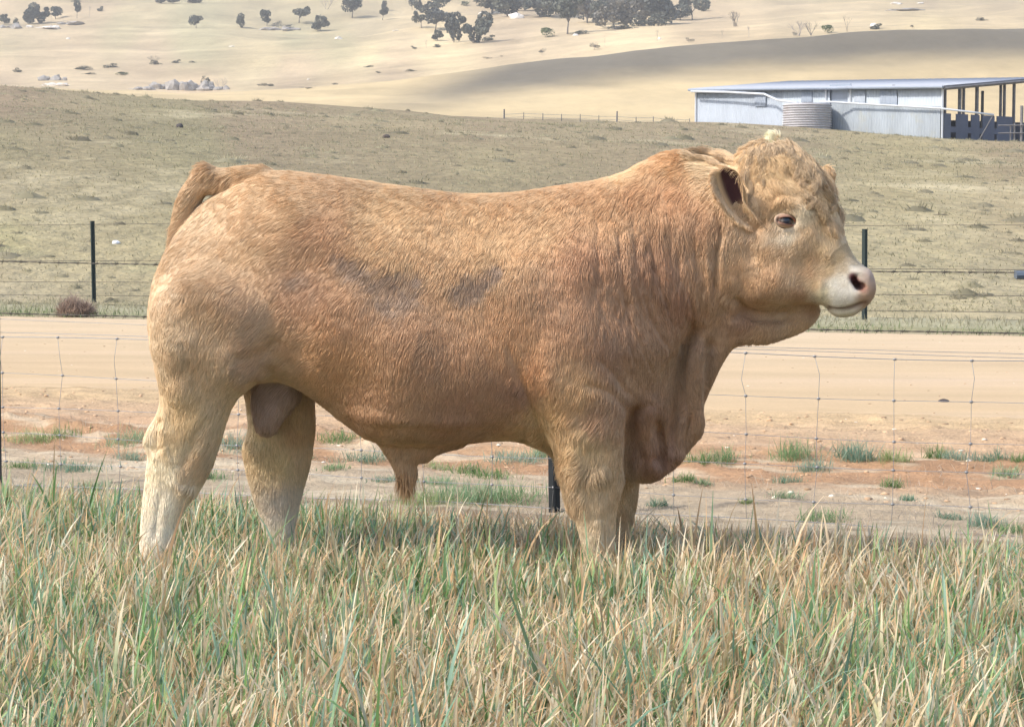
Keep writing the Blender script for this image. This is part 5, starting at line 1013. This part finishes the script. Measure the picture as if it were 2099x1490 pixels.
# far ear tip and the pale tuft on the poll
def nub(name, pts, v, rad, col, lab=None):
    q = MB(); W3 = [P(a, b_, BY + v) for a, b_ in pts]; q.tube([Vector((w_[0], w_[1] - BY, w_[2])) for w_ in W3], rad, 12)
    V = np.array([tuple(x_) for x_ in q.V]); ax = V.mean(0); V[:, 1] = ax[1] + (V[:, 1] - ax[1]) * .5
    o = mesh_np(name, V, q.F, m_skin, bull, True, np.array(lin(col)) * COATK); 
    return V, q.F
fe = nub('ear', [(1650, 390), (1675, 372), (1692, 358), (1701, 347), (1703, 341)], .06, [.035, .036, .029, .018, .004], (214, 184, 140))
pt = nub('poll_tuft', [(1582, 312), (1585, 302), (1588, 293), (1589, 285), (1588, 280)], -.08, [.020, .018, .014, .009, .003], (250, 228, 200))
# ---- hooves
m_hoof = mat('hoof_horn', (.10, .085, .07), rough=.5, noisy=[(40, .7, 1.3)])
for px, v in ((318, -.17), (586, .17), (1236, -.205), (1262, .17)):
    w3 = P(px, 1195, BY + v); q = MB()
    for sd2 in (-1, 1):
        cx, cy = w3[0] + .01, w3[1] - BY + sd2 * .028; V = []
        for k, (z, rx, ry, ox) in enumerate(((0, .062, .026, .014), (.03, .056, .025, .008), (.062, .046, .022, 0), (.07, .03, .015, 0))):
            for a in range(12): an = a * math.pi / 6; V.append((cx + ox + rx * math.cos(an) * (1 if math.cos(an) > 0 else .8), cy + ry * math.sin(an), z))
        q.add(V, [(k * 12 + a, k * 12 + (a + 1) % 12, (k + 1) * 12 + (a + 1) % 12, (k + 1) * 12 + a) for k in range(3) for a in range(12)] + [tuple(range(12))[::-1], tuple(range(36, 48))])
    q.build('hoof', m_hoof, bull, True)
# ---- coat
def tri_sample(V, F, n, wfun=None):
    q = np.concatenate([F[:, :3], F[:, [0, 2, 3]]]); a, b_, c = V[q[:, 0]], V[q[:, 1]], V[q[:, 2]]
    A_ = np.linalg.norm(np.cross(b_ - a, c - a), axis=1) / 2
    if wfun is not None: A_ = A_ * wfun[q].mean(1)
    k = rng.choice(len(q), n, p=A_ / A_.sum()); r1 = np.sqrt(rng.random(n)); r2 = rng.random(n); wts = np.stack([1 - r1, r1 * (1 - r2), r1 * r2], 1)
    return q[k], wts
def interp(arr, q, w_): return (arr[q] * w_[..., None]).sum(1)
DIR = [(400, 450, -.7, -.7), (340, 650, -.25, -1), (500, 500, -.75, -.75), (600, 400, -.8, -.5), (700, 500, -.55, -.8), (800, 420, -.45, -.6), (900, 500, -.3, -1), (1100, 420, -.35, -.8), (800, 700, -.3, -1), (1000, 650, -.1, -1), (1000, 850, -.25, -.9), (1150, 600, -.05, -1), (1300, 340, -.5, -.7), (1300, 500, -.15, -1), (1400, 450, -.05, -1), (1400, 330, -.7, -.5), (1480, 335, -.6, .2),
       (1350, 700, .35, -1), (1430, 800, .1, -1), (1340, 920, .2, -1), (560, 720, -.7, -.6), (400, 800, -.2, -1), (430, 950, -.5, -.8), (320, 950, .0, -1), (330, 1100, 0, -1), (580, 950, .1, -1), (1200, 850, -.3, -1), (1180, 950, -.5, -.8), (1240, 950, .3, -1), (1220, 1080, 0, -1), (1100, 900, -.3, -.9),
       (1480, 560, -.1, -1), (1560, 560, -.1, -1), (1600, 640, -.3, -.8), (1570, 345, -.5, -.9), (1530, 400, -.1, -1), (1600, 320, .1, -1), (1650, 340, .7, -.75), (1690, 390, .55, -.85), (1720, 450, .35, -1), (1600, 400, .1, -1), (1640, 430, .5, -.9), (1560, 470, -.3, -.9), (1700, 480, .3, -1), (1740, 520, -.4, .5), (1660, 560, -.4, -.4), (1620, 520, -.4, -.7), (1520, 315, -.8, .2), (1570, 300, -.5, .8)]
LEN = [(400, 450, .020), (340, 650, .020), (500, 600, .021), (700, 500, .024), (900, 450, .026), (1100, 420, .028), (1300, 400, .034), (1385, 330, .040), (1470, 340, .040), (1400, 500, .030), (1400, 650, .024), (1000, 750, .021), (800, 750, .022), (850, 880, .016), (1050, 850, .016), (1250, 650, .022), (1400, 850, .020), (1330, 920, .018), (1480, 700, .018), (1600, 670, .012), (1200, 780, .024),
       (1200, 900, .044), (1190, 960, .050), (1250, 950, .030), (1210, 1060, .026), (1160, 1000, .045), (380, 800, .022), (350, 900, .026), (400, 980, .030), (320, 1000, .014), (320, 1100, .012), (520, 760, .026), (580, 900, .018), (580, 1050, .016), (640, 880, .03),
       (1540, 330, .050), (1600, 315, .045), (1560, 390, .055), (1640, 330, .050), (1640, 360, .036), (1690, 395, .045), (1715, 440, .036), (1640, 390, .022), (1600, 395, .014), (1640, 425, .010), (1600, 365, .030), (1560, 340, .05), (1700, 470, .024), (1560, 470, .028), (1500, 450, .030), (1480, 560, .022), (1620, 450, .006), (1600, 490, .007), (1640, 480, .007), (1580, 560, .012), (1660, 540, .010), (1740, 520, .006), (1720, 590, .003), (1700, 600, .005), (1770, 590, .002), (1780, 600, .001), (375, 380, .045), (352, 460, .045), (395, 350, .045), (1700, 630, .003), (1640, 610, .011), (415, 350, .030), (370, 430, .028)]
def curl_at(px, py): return np.exp(-(((px - 1600) / 95) ** 2 + ((py - 350) / 75) ** 2)) + .35 * np.exp(-(((px - 1400) / 160) ** 2 + ((py - 400) / 110) ** 2)) + .5 * np.exp(-(((px - 1200) / 60) ** 2 + ((py - 930) / 70) ** 2))
def make_hair(name, V, F, N_, C, n, parent, mt, wgt=None, K=6, lenmul=1.0, rad=.0007, sel=None, lenv=None, lift=.12, cbright=1.0, clump=0):
    q, w_ = tri_sample(V, F, n, wgt); R = interp(V, q, w_); Nn = interp(N_, q, w_); Nn /= np.linalg.norm(Nn, axis=1)[:, None]; c = interp(C, q, w_)
    px, py = bpx(R); D2 = scatter(px, py, DIR, 45); L = (scatter(px, py, LEN, 28)[:, 0] if lenv is None else np.full(n, lenv)) * lenmul
    na = noise(R, 22, 71, 2) - .5; nb = noise(R * np.array([1, 1, .6]), 55, 72, 2) - .5; nc = noise(R, 90, 73, 1) - .5; nd = noise(R * np.array([1.3, 1, .45]), 60, 74, 2)
    cu = curl_at(px, py)
    ang = .8 * na + .42 * nb + rng.normal(0, .09, n) + 1.6 * cu * na
    dx = D2[:, 0] * np.cos(ang) - D2[:, 1] * np.sin(ang); dz = D2[:, 0] * np.sin(ang) + D2[:, 1] * np.cos(ang)
    d = np.stack([dx, .25 * nc, dz], 1); d -= Nn * (d * Nn).sum(1)[:, None]; d /= np.linalg.norm(d, axis=1)[:, None] + 1e-9
    side = np.cross(d, Nn); t = np.linspace(0, 1, K)[None, :, None]
    L = L * rng.uniform(.75, 1.3, n) * (.85 + .4 * nd) * (1 + .15 * (L > .012)); Lt = L[:, None, None]
    ph = 8 * noise(R, 24, 75, 1)[:, None, None] + rng.normal(0, .25, (n, 1, 1))
    fr = (3.2 + 3 * np.minimum(cu, 1))[:, None, None]; am = ((.03 + (.20 if not clump else .30) * np.minimum(cu, 1)) * (.5 + nd))[:, None, None]
    lf = (np.maximum(lift * (.6 + .9 * nd), .10) + .25 * np.minimum(cu, 1))[:, None, None]
    Pn = R[:, None] + Lt * (d[:, None] * t * (1 - .12 * t) + Nn[:, None] * lf * (t - .62 * t ** 2) + side[:, None] * am * np.sin(ph + fr * t) * t ** .7 + np.array([0, 0, -1]) * .16 * t ** 2 * np.minimum(cu + .2, 1)[:, None, None])
    Pn += Nn[:, None] * .0008
    if clump:
        ci = rng.choice(n, clump, replace=False); best = np.full(n, 1e9); bi = np.zeros(n, int)
        for j_, c_ in enumerate(ci):
            dd_ = ((R - R[c_]) ** 2).sum(1); m_ = dd_ < best; best[m_] = dd_[m_]; bi[m_] = c_
        Pn = Pn + (Pn[bi] - Pn) * (.70 * t ** 1.1) * rng.uniform(.6, 1.1, (n, 1, 1))
    else:
        cs_ = np.array([.013, .013, .024]); ce = np.floor(R / cs_).astype(np.int64); jit = np.stack([_h(ce[:, 0], ce[:, 1], ce[:, 2], 200 + q_) for q_ in range(3)], 1)
        cc_ = (ce + .2 + .6 * jit) * cs_; of = cc_ - R; of -= Nn * (of * Nn).sum(1)[:, None]
        Pn = Pn + of[:, None] * (.13 * t ** 1.2) * np.clip(L / .025, .3, 1.2)[:, None, None]
        nd = .78 * nd + .22 * _h(ce[:, 0], ce[:, 1], ce[:, 2], 300)
    cu_ = bpy.data.hair_curves.new(name); cu_.add_curves([K] * n)
    cu_.attributes['position'].data.foreach_set('vector', Pn.astype(np.float32).ravel())
    rr = (rad * (.75 + .5 * rng.random((n, 1)))) * np.array([1, 1, .9, .75, .5, .15])[None, :K] * np.clip(L / .012, .5, 1.15)[:, None]
    ra = cu_.attributes.get('radius') or cu_.attributes.new('radius', 'FLOAT', 'POINT'); ra.data.foreach_set('value', rr.astype(np.float32).ravel())
    lum = (rng.uniform(.88, 1.14, n) * (.95 + .12 * nd) * (1 + .05 * nb))[:, None, None]
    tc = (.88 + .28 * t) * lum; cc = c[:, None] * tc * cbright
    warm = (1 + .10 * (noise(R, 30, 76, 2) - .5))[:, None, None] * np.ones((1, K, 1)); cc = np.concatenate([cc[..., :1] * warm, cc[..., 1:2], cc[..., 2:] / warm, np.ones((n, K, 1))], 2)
    ca = cu_.attributes.new('col', 'FLOAT_COLOR', 'POINT'); ca.data.foreach_set('color', np.clip(cc, 0, 1).astype(np.float32).ravel())
    cu_.materials.append(mt); return link(bpy.data.objects.new(name, cu_), parent)
m_hair = mat('fawn_hair', attr=True, rough=.5, spec=.35)
wv_ = np.where(BN[:, 1] < .25, 1., .28); wv_ = wv_ * np.where((PX > 1740) & (PY > 545), .0, 1.) * np.where(scm, .5, 1) * np.where(((PX - 1612) / 30) ** 2 + ((PY - 454) / 16) ** 2 < 1, 0, 1)
wv_ = wv_ * np.where((PX > 1500) & (PY < 640), 1.7, 1.)
m_hair_ = 0
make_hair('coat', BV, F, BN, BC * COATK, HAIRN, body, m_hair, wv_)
# tufts on the poll and forelock, thicker locks
wp_ = np.clip(1.6 * np.exp(-(((PX - 1585) / 85) ** 2 + ((PY - 325) / 44) ** 2)) + .9 * np.exp(-(((PX - 1545) / 24) ** 2 + ((PY - 385) / 45) ** 2)) + .8 * np.exp(-(((PX - 1705) / 25) ** 2 + ((PY - 420) / 50) ** 2)) + .25 * np.exp(-(((PX - 1440) / 80) ** 2 + ((PY - 325) / 14) ** 2)) - .12, 0, 1) * (BN[:, 1] < .6)
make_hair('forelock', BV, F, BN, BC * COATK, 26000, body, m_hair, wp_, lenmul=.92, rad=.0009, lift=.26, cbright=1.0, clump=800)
EN = vnorm(EV, np.array([f_ for f_ in EF])); 
make_hair('ear_hair', EV, EF[len(F1):], -EN if (EN[o2 + 5 * M_ + 7][1] < 0) else EN, EC * COATK, 7000, [c_ for c_ in bull.children if c_.name == 'ear'][0], m_hair, None, lenv=.024, rad=.0006)
lowf = np.array([f_ for i_, f_ in enumerate(F1) if (i_ // nT) < nS * .22 or (i_ % nT) < 2])
ENf = vnorm(EV, lowf); ENf = -ENf if ENf[3 * M_ + 7][1] > 0 else ENf
make_hair('ear_hair', EV, lowf, ENf, np.tile(lin((226, 196, 158)), (len(EV), 1)) * COATK, 1600, [c_ for c_ in bull.children if c_.name == 'ear'][0], m_hair, None, lenv=.020, rad=.0006, lift=.35)
for k, (pvv, pf) in enumerate((fe, pt)):
    quads = np.array([f_ for f_ in pf if len(f_) == 4]); nn_ = vnorm(pvv, quads)
    if (nn_ * (pvv - pvv.mean(0))).sum() < 0: nn_ = -nn_
    par_ = [c_ for c_ in bull.children if c_.name.split('.')[0] == ('ear', 'poll_tuft')[k]][-1]
    make_hair(('ear_hair', 'tuft_hair')[k], pvv, quads, nn_, np.tile(lin(((226, 196, 156), (250, 226, 194))[k]) * COATK * (1, 1.15)[k], (len(pvv), 1)), 1500, par_, m_hair, None, lenv=(.02, .03)[k], rad=.0007, lift=.4)
# hand laid locks on the poll and the crest of the neck
K_ = 16; PP = []; CC = []; RR = []
for q_, br_ in LK:
    n_ = 150; tq = np.linspace(0, len(q_) - 1, K_); base_ = np.stack([np.interp(tq, np.arange(len(q_)), q_[:, c]) for c in range(3)], 1); t = np.linspace(0, 1, K_)[None, :, None]
    off = rng.normal(0, .0072, (n_, 1, 3)) * np.array([1, .8, 1]); ph = rng.uniform(0, 6.28) + rng.normal(0, .5, (n_, 1, 1))
    fr_ = rng.uniform(8, 13); wob = .0085 * np.concatenate([np.sin(ph + t * fr_), .8 * np.cos(ph + t * fr_), .6 * np.sin(ph + 1 + t * fr_)], 2) * t ** .5; cut = rng.uniform(.6, .86) * rng.uniform(.85, 1.1, (n_, 1, 1)) if br_ < 1.12 else rng.uniform(.7, 1.08, (n_, 1, 1))
    p_ = base_[0][None, None] + (base_[None] - base_[0]) * cut + off * (1.1 - .85 * t) + wob * np.array([1, .7, 1]) + rng.normal(0, .0012, (n_, K_, 3)) * t
    PP.append(p_); CC.append((np.array((.62, .46, .29)) * br_ * COATK)[None, None] * rng.uniform(.8, 1.2, (n_, 1, 1)) * (.86 + .26 * t)); RR.append(.00075 * rng.uniform(.8, 1.2, (n_, 1)) * np.linspace(1, .2, K_)[None])
PP = np.concatenate(PP); CC = np.concatenate(CC); RR = np.concatenate(RR); N_l = len(PP)
hc = bpy.data.hair_curves.new('poll_locks'); hc.add_curves([K_] * N_l); hc.attributes['position'].data.foreach_set('vector', PP.astype(np.float32).ravel())
ra = hc.attributes.get('radius') or hc.attributes.new('radius', 'FLOAT', 'POINT'); ra.data.foreach_set('value', RR.astype(np.float32).ravel())
hc.attributes.new('col', 'FLOAT_COLOR', 'POINT').data.foreach_set('color', np.concatenate([CC, np.ones((N_l, K_, 1))], 2).astype(np.float32).ravel()); hc.materials.append(m_hair); link(bpy.data.objects.new('poll_locks', hc), body)
# tuft of long hair under the sheath
ns_ = 900; c0_ = P(832, 980, BY); a_ = rng.uniform(0, 6.28, ns_)
B_ = np.stack([c0_[0] + rng.normal(0, .014, ns_), rng.normal(0, .014, ns_), c0_[2] + rng.uniform(-.03, .04, ns_)], 1)
V, Fb, C = blades(B_, -rng.uniform(.03, .075, ns_), rng.normal(-.05, .25, ns_), a_, rng.normal(0, .2, ns_), rng.uniform(.0015, .003, ns_), np.array(lin((190, 150, 110))) * rng.uniform(.7, 1.2, (ns_, 1)), np.array(lin((220, 180, 135))) * rng.uniform(.7, 1.1, (ns_, 1)), 4)
mesh_np('sheath_hair', V, Fb, m_hair, body, False, C)
# ---------------------------------------------------------------- air
m = bpy.data.materials.new('air'); m.use_nodes = True; N = m.node_tree.nodes; N.remove(N['Principled BSDF'])
pv = N.new('ShaderNodeVolumePrincipled'); pv.inputs['Color'].default_value = (.97, .97, .97, 1); pv.inputs['Density'].default_value = .00055; pv.inputs['Anisotropy'].default_value = .2
m.node_tree.links.new(pv.outputs[0], N['Material Output'].inputs['Volume'])
q = MB(); q.box((0, 1150, 190), (3400, 2500, 400)); hz = q.build('haze', m) if USE_HAZE else None
if hz: hz['kind'] = 'stuff'; hz.data.materials[0] = m
